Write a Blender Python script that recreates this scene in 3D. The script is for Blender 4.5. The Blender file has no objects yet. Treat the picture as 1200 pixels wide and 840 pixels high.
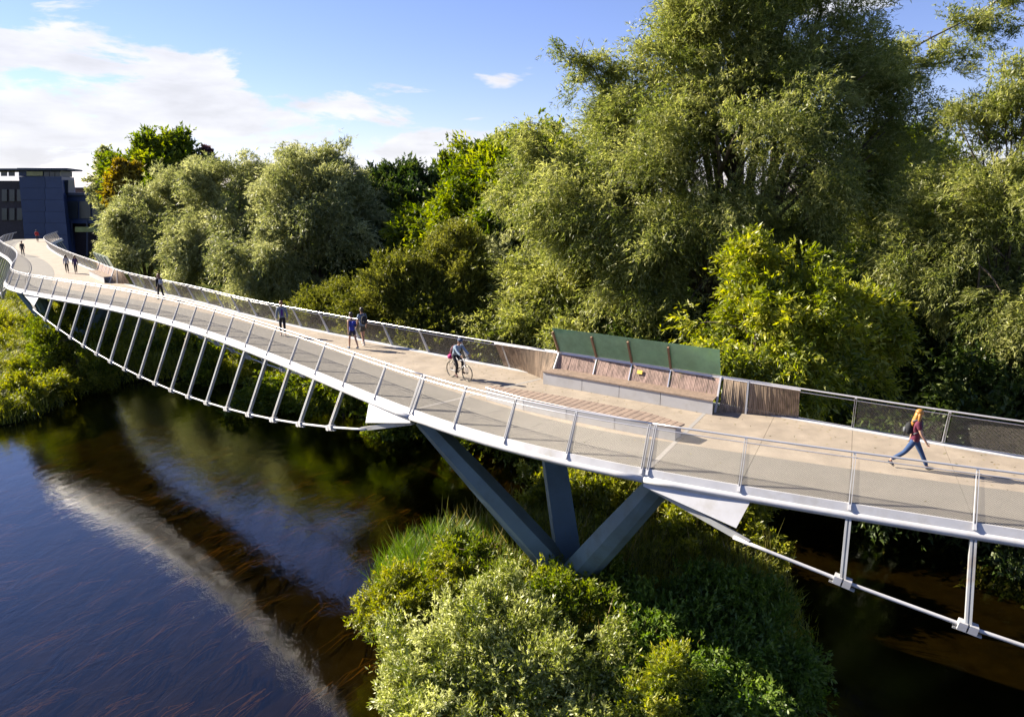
import bpy, bmesh, math, random
import numpy as np
from mathutils import Vector, Matrix

# ------------------------------------------------------------------ camera, sky, sun, exposure
scn = bpy.context.scene
col = scn.collection
FPX, HORIZON, CAM_H = 857.0, 225.0, 7.8
PITCH = math.atan((420 - HORIZON) / FPX)
cam_d = bpy.data.cameras.new('camera')
cam = bpy.data.objects.new('camera', cam_d)
col.objects.link(cam)
cam.location = (0, 0, CAM_H)
cam.rotation_euler = (math.pi / 2 - PITCH, 0, 0)
cam_d.sensor_width = 36.0
cam_d.lens = 36.0 * FPX / 1200.0
cam_d.clip_start = 0.1
cam_d.clip_end = 6000
scn.camera = cam

SUN_AZ = math.atan2(-0.92, 0.39)          # from +Y towards +X
SUN_EL = math.radians(31)
world = bpy.data.worlds.new('World')
scn.world = world
world.use_nodes = True
wn, wl = world.node_tree.nodes, world.node_tree.links
wn.clear()
w_out = wn.new('ShaderNodeOutputWorld')
w_bg = wn.new('ShaderNodeBackground')
w_sky = wn.new('ShaderNodeTexSky')
w_sky.sky_type = 'NISHITA'
w_sky.sun_disc = False
w_sky.sun_elevation = SUN_EL
w_sky.sun_rotation = SUN_AZ
w_sky.altitude = 50
w_sky.air_density = 1.0
w_sky.dust_density = 0.02
w_sky.ozone_density = 4.0
SKY_STRENGTH = 0.05
w_bg.inputs['Strength'].default_value = SKY_STRENGTH
wl.new(w_bg.outputs[0], w_out.inputs[0])


def wmath(op, a, b=None, c=None, clamp=False):
    n = wn.new('ShaderNodeMath')
    n.operation = op
    n.use_clamp = clamp
    for i, v in enumerate((a, b, c)):
        if v is None:
            continue
        if isinstance(v, (int, float)):
            n.inputs[i].default_value = v
        else:
            wl.new(v, n.inputs[i])
    return n.outputs[0]


def build_clouds():
    tc = wn.new('ShaderNodeTexCoord')
    sep = wn.new('ShaderNodeSeparateXYZ')
    wl.new(tc.outputs['Generated'], sep.inputs[0])
    zc = wmath('MAXIMUM', sep.outputs[2], 0.0)
    den = wmath('ADD', zc, 0.09)
    px = wmath('DIVIDE', sep.outputs[0], den)
    py = wmath('DIVIDE', sep.outputs[1], den)
    comb = wn.new('ShaderNodeCombineXYZ')
    wl.new(px, comb.inputs[0])
    wl.new(py, comb.inputs[1])
    wl.new(wmath('MULTIPLY', zc, 3.0), comb.inputs[2])
    big = wn.new('ShaderNodeTexNoise')
    big.inputs['Scale'].default_value = 0.32
    big.inputs['Detail'].default_value = 2.0
    wl.new(comb.outputs[0], big.inputs['Vector'])
    fine = wn.new('ShaderNodeTexNoise')
    fine.inputs['Scale'].default_value = 1.15
    fine.inputs['Detail'].default_value = 9.0
    fine.inputs['Roughness'].default_value = 0.52
    fine.inputs['Distortion'].default_value = 0.25
    wl.new(comb.outputs[0], fine.inputs['Vector'])
    # the weather: a bank of cumulus low in the sky, building up towards the sun's side, and a few loose puffs
    ax = wmath('MULTIPLY', sep.outputs[0], -0.92)
    ay = wmath('MULTIPLY', sep.outputs[1], 0.39)
    toward = wmath('ADD', ax, ay)                      # -1..1, 1 = towards the sun's azimuth
    edge = wmath('MULTIPLY_ADD', wmath('MAXIMUM', wmath('SUBTRACT', toward, 0.28), 0.0), 0.27, 0.032)
    mp = wn.new('ShaderNodeMapping')
    mp.inputs['Scale'].default_value = (5.5, 5.5, 19.0)
    mp.inputs['Location'].default_value = (1.3, 0.4, 0.2)
    wl.new(tc.outputs['Generated'], mp.inputs[0])
    puff = wn.new('ShaderNodeTexNoise')
    puff.inputs['Scale'].default_value = 1.0
    puff.inputs['Detail'].default_value = 9.0
    puff.inputs['Roughness'].default_value = 0.6
    puff.inputs['Distortion'].default_value = 0.35
    wl.new(mp.outputs[0], puff.inputs['Vector'])
    bank = wmath('DIVIDE', wmath('SUBTRACT', edge, sep.outputs[2]), 0.075)
    bank = wmath('MINIMUM', bank, 0.55)
    bank = wmath('ADD', bank, wmath('MULTIPLY_ADD', puff.outputs[0], 6.5, -3.25))
    loose = wmath('MULTIPLY_ADD', big.outputs[0], 0.35, wmath('MULTIPLY', fine.outputs[0], 0.75))
    loose = wmath('MULTIPLY', wmath('SUBTRACT', loose, 0.685), 10.0)
    v = wmath('MAXIMUM', bank, loose)
    m = wn.new('ShaderNodeMapRange')
    m.interpolation_type = 'SMOOTHSTEP'
    m.inputs['From Min'].default_value = -0.12
    m.inputs['From Max'].default_value = 0.45
    wl.new(v, m.inputs['Value'])
    # grey bases: thicker cloud is a little darker
    thick = wn.new('ShaderNodeMapRange')
    thick.inputs['From Min'].default_value = 0.2
    thick.inputs['From Max'].default_value = 1.4
    thick.inputs['To Min'].default_value = 1.0
    thick.inputs['To Max'].default_value = 0.80
    shade = wn.new('ShaderNodeTexNoise')
    shade.inputs['Scale'].default_value = 2.3
    shade.inputs['Detail'].default_value = 5.0
    wl.new(mp.outputs[0], shade.inputs['Vector'])
    wl.new(wmath('MULTIPLY_ADD', shade.outputs[0], 3.2, wmath('MULTIPLY_ADD', v, 0.45, -1.1)), thick.inputs['Value'])
    ccol = wn.new('ShaderNodeMix')
    ccol.data_type = 'RGBA'
    ccol.blend_type = 'MULTIPLY'
    ccol.inputs['Factor'].default_value = 1.0
    ccol.inputs['A'].default_value = (6.0, 6.0, 6.3, 1)
    wl.new(thick.outputs[0], ccol.inputs['B'])
    mix = wn.new('ShaderNodeMix')
    mix.data_type = 'RGBA'
    wl.new(wmath('MULTIPLY', m.outputs[0], 0.93), mix.inputs['Factor'])
    tint = wn.new('ShaderNodeMix')
    tint.data_type = 'RGBA'
    tint.blend_type = 'MULTIPLY'
    tint.inputs['Factor'].default_value = 1.0
    tint.inputs['B'].default_value = (0.99, 0.85, 1.06, 1)
    wl.new(w_sky.outputs[0], tint.inputs['A'])
    wl.new(tint.outputs['Result'], mix.inputs['A'])
    wl.new(ccol.outputs['Result'], mix.inputs['B'])
    wl.new(mix.outputs['Result'], w_bg.inputs['Color'])


build_clouds()

sun_d = bpy.data.lights.new('sun', 'SUN')
sun_d.energy = 5.0
sun_d.angle = math.radians(0.5)
sun_d.color = (1.0, 0.90, 0.75)
sun = bpy.data.objects.new('sun', sun_d)
col.objects.link(sun)
to_sun = Vector((math.sin(SUN_AZ) * math.cos(SUN_EL), math.cos(SUN_AZ) * math.cos(SUN_EL), math.sin(SUN_EL)))
sun.rotation_euler = to_sun.to_track_quat('Z', 'Y').to_euler()
sun.location = to_sun * 60

scn.view_settings.view_transform = 'Standard'
scn.view_settings.look = 'None'
scn.view_settings.gamma = 1.0
scn.view_settings.exposure = 1.78
scn.view_settings.use_curve_mapping = False
scn.render.engine = 'CYCLES'
cy = scn.cycles
cy.max_bounces = 6
cy.diffuse_bounces = 3
cy.glossy_bounces = 3
cy.transmission_bounces = 4
cy.transparent_max_bounces = 10
cy.caustics_reflective = False
cy.caustics_refractive = False
cy.sample_clamp_indirect = 4.0
cy.use_denoising = True

WATER = -8.8
RNG = np.random.default_rng(7)
random.seed(7)

# ------------------------------------------------------------------ materials
MATS = {}


def N(nt, t, **kw):
    n = nt.nodes.new(t)
    for k, v in kw.items():
        if k in n.inputs:
            n.inputs[k].default_value = v
        else:
            setattr(n, k, v)
    return n


def c4(c):
    return (c[0], c[1], c[2], 1.0)


def mat(name, colour, rough=0.6, metal=0.0, vary=0.15, scale=3.0, bump=0.0, bscale=40.0, stain=None, stain_scale=0.6, spec=0.5, coat=0.0, stretch=None):
    """principled surface with a little tonal noise, optional stain colour and fine relief"""
    if name in MATS:
        return MATS[name]
    m = bpy.data.materials.new(name)
    m.use_nodes = True
    nt = m.node_tree
    b = nt.nodes['Principled BSDF']
    b.inputs['Roughness'].default_value = rough
    b.inputs['Metallic'].default_value = metal
    b.inputs['Specular IOR Level'].default_value = spec
    b.inputs['Coat Weight'].default_value = coat
    geo = N(nt, 'ShaderNodeNewGeometry')
    no = N(nt, 'ShaderNodeTexNoise', Scale=scale, Detail=6.0, Roughness=0.6)
    if stretch:
        mp = N(nt, 'ShaderNodeMapping')
        mp.inputs['Scale'].default_value = stretch
        nt.links.new(geo.outputs['Position'], mp.inputs[0])
        nt.links.new(mp.outputs[0], no.inputs['Vector'])
    else:
        nt.links.new(geo.outputs['Position'], no.inputs['Vector'])
    cr = N(nt, 'ShaderNodeValToRGB')
    cr.color_ramp.elements[0].position = 0.28
    cr.color_ramp.elements[1].position = 0.72
    cr.color_ramp.elements[0].color = c4([max(0, x * (1 - vary)) for x in colour])
    cr.color_ramp.elements[1].color = c4([min(1, x * (1 + vary)) for x in colour])
    nt.links.new(no.outputs[0], cr.inputs[0])
    out = cr.outputs[0]
    if stain:
        sn = N(nt, 'ShaderNodeTexNoise', Scale=stain_scale, Detail=8.0, Roughness=0.68)
        nt.links.new(geo.outputs['Position'], sn.inputs['Vector'])
        mr = N(nt, 'ShaderNodeMapRange')
        mr.inputs['From Min'].default_value = 0.5
        mr.inputs['From Max'].default_value = 0.75
        mr.inputs['To Max'].default_value = 0.9
        nt.links.new(sn.outputs[0], mr.inputs['Value'])
        mx = N(nt, 'ShaderNodeMix', data_type='RGBA')
        nt.links.new(mr.outputs[0], mx.inputs['Factor'])
        nt.links.new(out, mx.inputs['A'])
        mx.inputs['B'].default_value = c4(stain)
        out = mx.outputs['Result']
    nt.links.new(out, b.inputs['Base Color'])
    if bump:
        bn = N(nt, 'ShaderNodeTexNoise', Scale=bscale, Detail=3.0)
        nt.links.new(geo.outputs['Position'], bn.inputs['Vector'])
        bp = N(nt, 'ShaderNodeBump', Strength=bump, Distance=0.02)
        nt.links.new(bn.outputs[0], bp.inputs['Height'])
        nt.links.new(bp.outputs[0], b.inputs['Normal'])
    MATS[name] = m
    return m


def leaf_mat(name, dark, mid, light, trans=0.45, gloss=0.06, rough=0.45):
    if name in MATS:
        return MATS[name]
    m = bpy.data.materials.new(name)
    m.use_nodes = True
    nt = m.node_tree
    nt.nodes.clear()
    o = N(nt, 'ShaderNodeOutputMaterial')
    at = N(nt, 'ShaderNodeAttribute', attribute_name='tint')
    cr = N(nt, 'ShaderNodeValToRGB')
    e = cr.color_ramp.elements
    e[0].position, e[0].color = 0.15, c4(dark)
    e[1].position, e[1].color = 0.9, c4(light)
    k = e.new(0.5)
    k.color = c4(mid)
    nt.links.new(at.outputs['Fac'], cr.inputs[0])
    d = N(nt, 'ShaderNodeBsdfDiffuse')
    t = N(nt, 'ShaderNodeBsdfTranslucent')
    g = N(nt, 'ShaderNodeBsdfGlossy', Roughness=rough)
    g.inputs['Color'].default_value = (1, 1, 1, 1)
    hs = N(nt, 'ShaderNodeHueSaturation', Saturation=1.15, Value=1.25)
    nt.links.new(cr.outputs[0], d.inputs[0])
    nt.links.new(cr.outputs[0], hs.inputs['Color'])
    nt.links.new(hs.outputs[0], t.inputs[0])
    m1 = N(nt, 'ShaderNodeMixShader', Fac=trans)
    nt.links.new(d.outputs[0], m1.inputs[1])
    nt.links.new(t.outputs[0], m1.inputs[2])
    m2 = N(nt, 'ShaderNodeMixShader', Fac=gloss)
    nt.links.new(m1.outputs[0], m2.inputs[1])
    nt.links.new(g.outputs[0], m2.inputs[2])
    nt.links.new(m2.outputs[0], o.inputs[0])
    MATS[name] = m
    return m


M_TAN = mat('resin_tan', (0.268, 0.222, 0.168), 0.85, vary=0.2, scale=1.3, bump=0.25, bscale=120, stain=(0.185, 0.152, 0.115), stain_scale=0.45)
M_GREY = mat('resin_grey', (0.150, 0.138, 0.118), 0.85, vary=0.10, scale=2.0, bump=0.3, bscale=130, stain=(0.112, 0.102, 0.085), stain_scale=0.5)
M_BAND = mat('concrete_band', (0.25, 0.235, 0.215), 0.85, vary=0.12, scale=5)
M_STEEL = mat('white_paint_steel', (0.47, 0.47, 0.48), 0.42, vary=0.10, scale=1.2, stain=(0.36, 0.34, 0.30), stain_scale=1.3)
M_STRUT = mat('strut_paint', (0.34, 0.35, 0.35), 0.45, vary=0.10, scale=1.5, stain=(0.24, 0.17, 0.105), stain_scale=0.9)
M_WIRE = mat('stainless_wire', (0.38, 0.345, 0.29), 0.45, metal=0.2, vary=0.1)
M_RAIL = mat('stainless_rail', (0.66, 0.65, 0.65), 0.3, metal=0.6, vary=0.06)
M_GIRDER = mat('girder_paint', (0.26, 0.27, 0.28), 0.6, vary=0.12, scale=0.8, stain=(0.22, 0.21, 0.18))
M_TIMBER = mat('weathered_timber', (0.245, 0.180, 0.122), 0.8, vary=0.65, scale=9, stretch=(1, 1, 0.06), stain=(0.15, 0.115, 0.085), stain_scale=2.0)
M_TIMBER2 = mat('weathered_timber_pink', (0.275, 0.192, 0.160), 0.8, vary=0.65, scale=9, stretch=(1, 1, 0.06), stain=(0.185, 0.135, 0.112), stain_scale=2.0)
M_SEAT = mat('seat_timber', (0.235, 0.172, 0.128), 0.8, vary=0.3, scale=8, stain=(0.155, 0.115, 0.09), stain_scale=1.5)
M_PANEL = mat('bench_panel', (0.36, 0.36, 0.37), 0.5, vary=0.06, scale=2.0, stain=(0.30, 0.29, 0.28), stain_scale=1.4)
M_PIER = mat('pier_concrete', (0.098, 0.152, 0.195), 0.75, vary=0.15, scale=0.9, bump=0.2, bscale=30, stain=(0.055, 0.078, 0.085), stain_scale=0.5)
M_BARK = mat('bark', (0.10, 0.075, 0.05), 0.9, vary=0.4, scale=6, bump=0.6, bscale=25)
M_BROWNPOST = mat('brown_post', (0.20, 0.12, 0.07), 0.7, vary=0.2)
M_YELLOW = mat('yellow_notice', (0.62, 0.45, 0.06), 0.6)


def glass_mat(name, colour, amount):
    m = bpy.data.materials.new(name)
    m.use_nodes = True
    nt = m.node_tree
    nt.nodes.clear()
    o = N(nt, 'ShaderNodeOutputMaterial')
    tr = N(nt, 'ShaderNodeBsdfTransparent')
    tr.inputs[0].default_value = c4(colour)
    gl = N(nt, 'ShaderNodeBsdfGlossy', Roughness=0.08)
    d1 = N(nt, 'ShaderNodeBsdfTranslucent')
    d1.inputs[0].default_value = (0.50, 0.95, 0.62, 1)
    d2 = N(nt, 'ShaderNodeBsdfDiffuse')
    d2.inputs[0].default_value = (0.50, 0.95, 0.62, 1)
    df = N(nt, 'ShaderNodeMixShader', Fac=0.55)
    nt.links.new(d1.outputs[0], df.inputs[1])
    nt.links.new(d2.outputs[0], df.inputs[2])
    fr = N(nt, 'ShaderNodeFresnel', IOR=1.5)
    geo = N(nt, 'ShaderNodeNewGeometry')
    no = N(nt, 'ShaderNodeTexNoise', Scale=2.2, Detail=6.0, Roughness=0.7)
    nt.links.new(geo.outputs['Position'], no.inputs['Vector'])
    mr = N(nt, 'ShaderNodeMapRange')
    mr.inputs['From Min'].default_value = 0.35
    mr.inputs['From Max'].default_value = 0.75
    mr.inputs['To Min'].default_value = amount * 0.85
    mr.inputs['To Max'].default_value = amount * 1.25
    nt.links.new(no.outputs[0], mr.inputs['Value'])
    a = N(nt, 'ShaderNodeMixShader')
    nt.links.new(mr.outputs[0], a.inputs[0])
    nt.links.new(tr.outputs[0], a.inputs[1])
    nt.links.new(df.outputs[0], a.inputs[2])
    b = N(nt, 'ShaderNodeMixShader')
    nt.links.new(fr.outputs[0], b.inputs[0])
    nt.links.new(a.outputs[0], b.inputs[1])
    nt.links.new(gl.outputs[0], b.inputs[2])
    nt.links.new(b.outputs[0], o.inputs[0])
    return m


M_GLASS = glass_mat('green_glass', (0.82, 0.98, 0.88), 0.50)


def water_mat():
    m = bpy.data.materials.new('river_water')
    m.use_nodes = True
    nt = m.node_tree
    nt.nodes.clear()
    o = N(nt, 'ShaderNodeOutputMaterial')
    geo = N(nt, 'ShaderNodeNewGeometry')
    mp = N(nt, 'ShaderNodeMapping')
    mp.inputs['Rotation'].default_value = (0, 0, 0.5)
    mp.inputs['Scale'].default_value = (1.0, 0.45, 1.0)
    nt.links.new(geo.outputs['Position'], mp.inputs[0])
    n1 = N(nt, 'ShaderNodeTexNoise', Scale=1.7, Detail=6.0, Roughness=0.62, Distortion=0.6)
    n2 = N(nt, 'ShaderNodeTexNoise', Scale=0.28, Detail=3.0)
    nt.links.new(mp.outputs[0], n1.inputs['Vector'])
    nt.links.new(mp.outputs[0], n2.inputs['Vector'])
    mu0 = N(nt, 'ShaderNodeMath', operation='MULTIPLY')
    nt.links.new(n1.outputs[0], mu0.inputs[0])
    nt.links.new(n2.outputs[0], mu0.inputs[1])
    n3 = N(nt, 'ShaderNodeTexNoise', Scale=7.0, Detail=3.0, Roughness=0.6)
    nt.links.new(mp.outputs[0], n3.inputs['Vector'])
    mu = N(nt, 'ShaderNodeMath', operation='MULTIPLY_ADD')
    nt.links.new(n3.outputs[0], mu.inputs[0])
    mu.inputs[1].default_value = 0.10
    nt.links.new(mu0.outputs[0], mu.inputs[2])
    bp = N(nt, 'ShaderNodeBump', Strength=0.30, Distance=0.12)
    nt.links.new(mu.outputs[0], bp.inputs['Height'])
    dt = N(nt, 'ShaderNodeVectorMath', operation='DOT_PRODUCT')
    nt.links.new(geo.outputs['Incoming'], dt.inputs[0])
    nt.links.new(bp.outputs[0], dt.inputs[1])
    ab = N(nt, 'ShaderNodeMath', operation='ABSOLUTE')
    nt.links.new(dt.outputs['Value'], ab.inputs[0])
    om = N(nt, 'ShaderNodeMath', operation='SUBTRACT', use_clamp=True)
    om.inputs[0].default_value = 1.0
    nt.links.new(ab.outputs[0], om.inputs[1])
    pw = N(nt, 'ShaderNodeMath', operation='POWER')
    nt.links.new(om.outputs[0], pw.inputs[0])
    pw.inputs[1].default_value = 3.4
    fr = N(nt, 'ShaderNodeMath', operation='MULTIPLY_ADD', use_clamp=True)
    nt.links.new(pw.outputs[0], fr.inputs[0])
    fr.inputs[1].default_value = 0.95
    fr.inputs[2].default_value = 0.05
    tr = N(nt, 'ShaderNodeBsdfTransparent')
    tr.inputs[0].default_value = (0.58, 0.50, 0.30, 1)
    gl = N(nt, 'ShaderNodeBsdfGlossy', Roughness=0.06)
    nt.links.new(bp.outputs[0], gl.inputs['Normal'])
    a = N(nt, 'ShaderNodeMixShader')
    nt.links.new(fr.outputs[0], a.inputs[0])
    nt.links.new(tr.outputs[0], a.inputs[1])
    nt.links.new(gl.outputs[0], a.inputs[2])
    nt.links.new(a.outputs[0], o.inputs[0])
    return m


# ------------------------------------------------------------------ object helpers
def tag(o, label=None, cat=None, group=None, kind=None):
    if label:
        o['label'] = label
    if cat:
        o['category'] = cat
    if group:
        o['group'] = group
    if kind:
        o['kind'] = kind
    return o


def empty(name, loc, label=None, cat=None, group=None, rz=0.0):
    o = bpy.data.objects.new(name, None)
    o.empty_display_size = 0.3
    col.objects.link(o)
    o.location = loc
    o.rotation_euler = (0, 0, rz)
    return tag(o, label, cat, group)


def link(name, mesh, parent=None, loc=None, rot=None):
    o = bpy.data.objects.new(name, mesh)
    col.objects.link(o)
    if parent:
        o.parent = parent
    if loc is not None:
        o.location = loc
    if rot is not None:
        o.rotation_euler = rot
    return o


class MB:
    """collects shapes and links them as ONE mesh object"""

    def __init__(self, org=(0, 0, 0)):
        self.v, self.f, self.org = [], [], Vector(org)

    def add(self, vs, fs):
        b = len(self.v)
        self.v += [tuple(Vector(x) - self.org) for x in vs]
        self.f += [tuple(b + i for i in f) for f in fs]
        return self

    def hexa(self, p):
        """8 corners: 0-3 lower ring, 4-7 upper ring"""
        return self.add(p, [(3, 2, 1, 0), (4, 5, 6, 7), (0, 1, 5, 4), (1, 2, 6, 5), (2, 3, 7, 6), (3, 0, 4, 7)])

    def box(self, c, s, ax=None):
        c = Vector(c)
        ax = ax or (Vector((1, 0, 0)), Vector((0, 1, 0)), Vector((0, 0, 1)))
        X, Y, Z = [Vector(a) * (k / 2) for a, k in zip(ax, s)]
        return self.hexa([c - X - Y - Z, c + X - Y - Z, c + X + Y - Z, c - X + Y - Z, c - X - Y + Z, c + X - Y + Z, c + X + Y + Z, c - X + Y + Z])

    def bar(self, a, b, w, d, side, w2=None, d2=None):
        """rectangular bar from a to b; width w along `side`, depth d across"""
        a, b = Vector(a), Vector(b)
        z = (b - a).normalized()
        s = Vector(side)
        s = (s - z * s.dot(z)).normalized()
        t = z.cross(s)
        w2, d2 = w2 or w, d2 or d
        P = [a - s * w / 2 - t * d / 2, a + s * w / 2 - t * d / 2, a + s * w / 2 + t * d / 2, a - s * w / 2 + t * d / 2]
        R = [b - s * w2 / 2 - t * d2 / 2, b + s * w2 / 2 - t * d2 / 2, b + s * w2 / 2 + t * d2 / 2, b - s * w2 / 2 + t * d2 / 2]
        return self.hexa(P + R)

    def tube(self, pts, rad, n=8, caps=True, closed=False):
        pts = [Vector(p) for p in pts]
        m = len(pts)
        rr = rad if isinstance(rad, (list, tuple)) else [rad] * m
        vs, fs = [], []
        prev = None
        for i, p in enumerate(pts):
            if closed:
                t = (pts[(i + 1) % m] - pts[i - 1]).normalized()
            else:
                t = (pts[min(i + 1, m - 1)] - pts[max(i - 1, 0)]).normalized()
            if prev is None:
                up = Vector((0, 0, 1)) if abs(t.z) < 0.9 else Vector((1, 0, 0))
                u = t.cross(up).normalized()
            else:
                u = (prev - t * prev.dot(t)).normalized()
            prev = u
            w = t.cross(u)
            for k in range(n):
                a = 2 * math.pi * k / n
                vs.append(p + (u * math.cos(a) + w * math.sin(a)) * rr[i])
        for i in range(m if closed else m - 1):
            j = (i + 1) % m
            for k in range(n):
                k2 = (k + 1) % n
                fs.append((i * n + k, i * n + k2, j * n + k2, j * n + k))
        if caps and not closed:
            fs.append(tuple(reversed(range(n))))
            fs.append(tuple(range((m - 1) * n, m * n)))
        return self.add(vs, fs)

    def prism(self, poly, z0, z1):
        n = len(poly)
        vs = [(x, y, z0) for x, y in poly] + [(x, y, z1) for x, y in poly]
        fs = [tuple(reversed(range(n))), tuple(range(n, 2 * n))]
        fs += [(i, (i + 1) % n, n + (i + 1) % n, n + i) for i in range(n)]
        return self.add(vs, fs)

    def ellipsoid(self, c, r, nu=10, nv=7, rot=None):
        c = Vector(c)
        vs, fs = [], []
        for j in range(nv + 1):
            th = math.pi * j / nv
            for i in range(nu):
                ph = 2 * math.pi * i / nu
                p = Vector((r[0] * math.sin(th) * math.cos(ph), r[1] * math.sin(th) * math.sin(ph), r[2] * math.cos(th)))
                if rot:
                    p = rot @ p
                vs.append(c + p)
        for j in range(nv):
            for i in range(nu):
                i2 = (i + 1) % nu
                fs.append((j * nu + i, (j + 1) * nu + i, (j + 1) * nu + i2, j * nu + i2))
        return self.add(vs, fs)

    def mesh(self, name, m, smooth=False):
        me = bpy.data.meshes.new(name)
        me.from_pydata(self.v, [], self.f)
        me.materials.append(m)
        bm = bmesh.new()
        bm.from_mesh(me)
        bmesh.ops.remove_doubles(bm, verts=bm.verts, dist=1e-6)
        bmesh.ops.recalc_face_normals(bm, faces=bm.faces)
        bm.to_mesh(me)
        bm.free()
        if smooth:
            me.polygons.foreach_set('use_smooth', [True] * len(me.polygons))
        me.update()
        return me

    def build(self, name, m, parent=None, smooth=False, **kw):
        return tag(link(name, self.mesh(name, m, smooth), parent), **kw)


def np_mesh(name, verts, faces_n, m, tint=None):
    """verts (N,3) float; faces of faces_n consecutive verts each"""
    me = bpy.data.meshes.new(name)
    nv = len(verts)
    nf = nv // faces_n
    me.vertices.add(nv)
    me.vertices.foreach_set('co', np.ascontiguousarray(verts, dtype=np.float32).ravel())
    me.loops.add(nv)
    me.loops.foreach_set('vertex_index', np.arange(nv, dtype=np.int32))
    me.polygons.add(nf)
    me.polygons.foreach_set('loop_start', np.arange(0, nv, faces_n, dtype=np.int32))
    me.materials.append(m)
    if tint is not None:
        a = me.attributes.new('tint', 'FLOAT', 'FACE')
        a.data.foreach_set('value', np.ascontiguousarray(tint, dtype=np.float32))
    me.update(calc_edges=True)
    return me


def unit(a):
    return a / (np.linalg.norm(a, axis=-1, keepdims=True) + 1e-9)


def at(px, py, depth):
    """a point of the photographed view at a given distance in front of the camera position"""
    dx, dy = (px - 600) / FPX, -(py - 420) / FPX
    cp, sp = math.cos(PITCH), math.sin(PITCH)
    r = Vector((dx, cp + dy * sp, -sp + dy * cp))
    return Vector((0, 0, CAM_H)) + r * (depth / r.y)


# ------------------------------------------------------------------ bridge alignment (plan, metres)
NEAR = [(-39.96, 59.51), (-37.73, 57.82), (-35.70, 56.39), (-33.85, 55.14), (-32.05, 53.89), (-30.25, 52.59), (-28.45, 51.23), (-26.64, 49.79), (-24.81, 48.26), (-22.98, 46.64), (-21.16, 44.96), (-19.38, 43.25), (-17.62, 41.49), (-15.85, 39.64), (-14.06, 37.70), (-12.27, 35.70), (-10.52, 33.71), (-8.81, 31.71), (-7.12, 29.69), (-5.43, 27.65), (-3.72, 25.71), (-2.04, 23.98), (-0.35, 22.47), (1.51, 21.12), (3.69, 19.83), (6.14, 18.59), (8.66, 17.41), (11.15, 16.27)]
NEAR_L = [(-42.84, 61.84), (-44.6, 63.93), (-46.84, 67.5), (-52.0, 76.2), (-56.5, 83.0), (-62.0, 90.4), (-66.5, 95.8), (-74.0, 105.5), (-80.4, 116.0), (-86.3, 130.0), (-92.7, 144.2), (-100.0, 160.0), (-107.0, 174.0)]
NEAR_R = [(13.7, 15.2), (16.2, 14.15), (18.7, 13.15), (21.2, 12.2), (23.7, 11.3), (26.2, 10.4)]
FAR = [(-102.0, 173.0), (-91.0, 154.0), (-81.0, 136.0), (-76.3, 125.0), (-72.6, 116.0), (-67.8, 107.8), (-62.0, 100.0), (-53.0, 87.6), (-45.0, 77.9), (-39.8, 71.9), (-36.6, 67.6), (-33.8, 64.0), (-31.6, 61.6), (-29.15, 59.2), (-26.5, 56.6), (-24.95, 55.17), (-23.42, 53.83), (-21.67, 52.0), (-19.81, 50.05), (-17.90, 48.0), (-15.93, 46.0), (-14.01, 44.2), (-12.2, 42.6), (-10.27, 40.95), (-8.25, 39.2), (-6.27, 37.54), (-4.26, 35.88), (-2.25, 34.17), (-0.25, 32.6), (1.95, 31.0), (3.5, 29.9), (5.1, 28.75), (6.6, 27.6), (8.45, 26.2), (10.5, 24.65), (12.6, 23.0), (14.9, 21.4), (17.2, 19.9), (22.0, 17.1), (30.0, 13.0)]
BOUND = [(24, 13.9), (13.64, 18.20), (12.68, 18.60), (9.94, 19.79), (7.24, 21.13), (5.40, 22.06), (3.39, 23.07), (1.88, 24.07), (0.03, 25.80), (-1.88, 27.77), (-3.57, 29.61), (-5.80, 32.19), (-8.46, 35.42), (-11.53, 39.10), (-14.59, 42.44), (-17.84, 45.73), (-20.97, 48.44), (-23.52, 50.69), (-26.87, 53.15), (-28.80, 54.47), (-32.00, 56.81), (-33.56, 57.81), (-35.96, 59.36), (-37.69, 60.72), (-39.85, 63.32), (-41.14, 65.18), (-42.88, 68.53), (-45.07, 72.23), (-49.18, 78.58), (-54.70, 86.11), (-59.52, 91.97), (-63.2, 95.3), (-72, 106), (-78.5, 117), (-86, 133), (-98, 157), (-106, 173)]
BAY = 2.4


def resample(pts, step):
    pts = np.array(pts, float)
    d = np.r_[0, np.cumsum(np.linalg.norm(np.diff(pts, axis=0), axis=1))]
    t = np.arange(step, d[-1], step)
    return np.stack([np.interp(t, d, pts[:, k]) for k in (0, 1)], 1)


def smooth(a, n):
    a = np.array(a, float)
    for _ in range(n):
        b = a.copy()
        b[1:-1] = (a[:-2] + 2 * a[1:-1] + a[2:]) / 4
        a = b
    return a


_left = resample([NEAR[0]] + NEAR_L, BAY)[::-1]
S_MIN = -len(_left)
_near = np.vstack([_left, NEAR, NEAR_R])
_near = smooth(_near, 2)
S_MAX = S_MIN + len(_near) - 1
# Catmull-Rom samples, 6 per bay
SUB = 6


def catmull(P, sub):
    P = np.vstack([2 * P[0] - P[1], P, 2 * P[-1] - P[-2]])
    out = []
    for i in range(1, len(P) - 2):
        for k in range(sub):
            t = k / sub
            out.append(0.5 * (2 * P[i] + (P[i + 1] - P[i - 1]) * t + (2 * P[i - 1] - 5 * P[i] + 4 * P[i + 1] - P[i + 2]) * t * t + (3 * P[i] - P[i - 1] - 3 * P[i + 1] + P[i + 2]) * t ** 3))
    out.append(P[-2])
    return np.array(out)


NP = catmull(_near, SUB)
NT = unit(np.gradient(NP, axis=0))
NN = np.stack([NT[:, 1], -NT[:, 0]], 1)          # towards the camera side (outward on the near side)
SS = np.arange(len(NP)) / SUB + S_MIN


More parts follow.
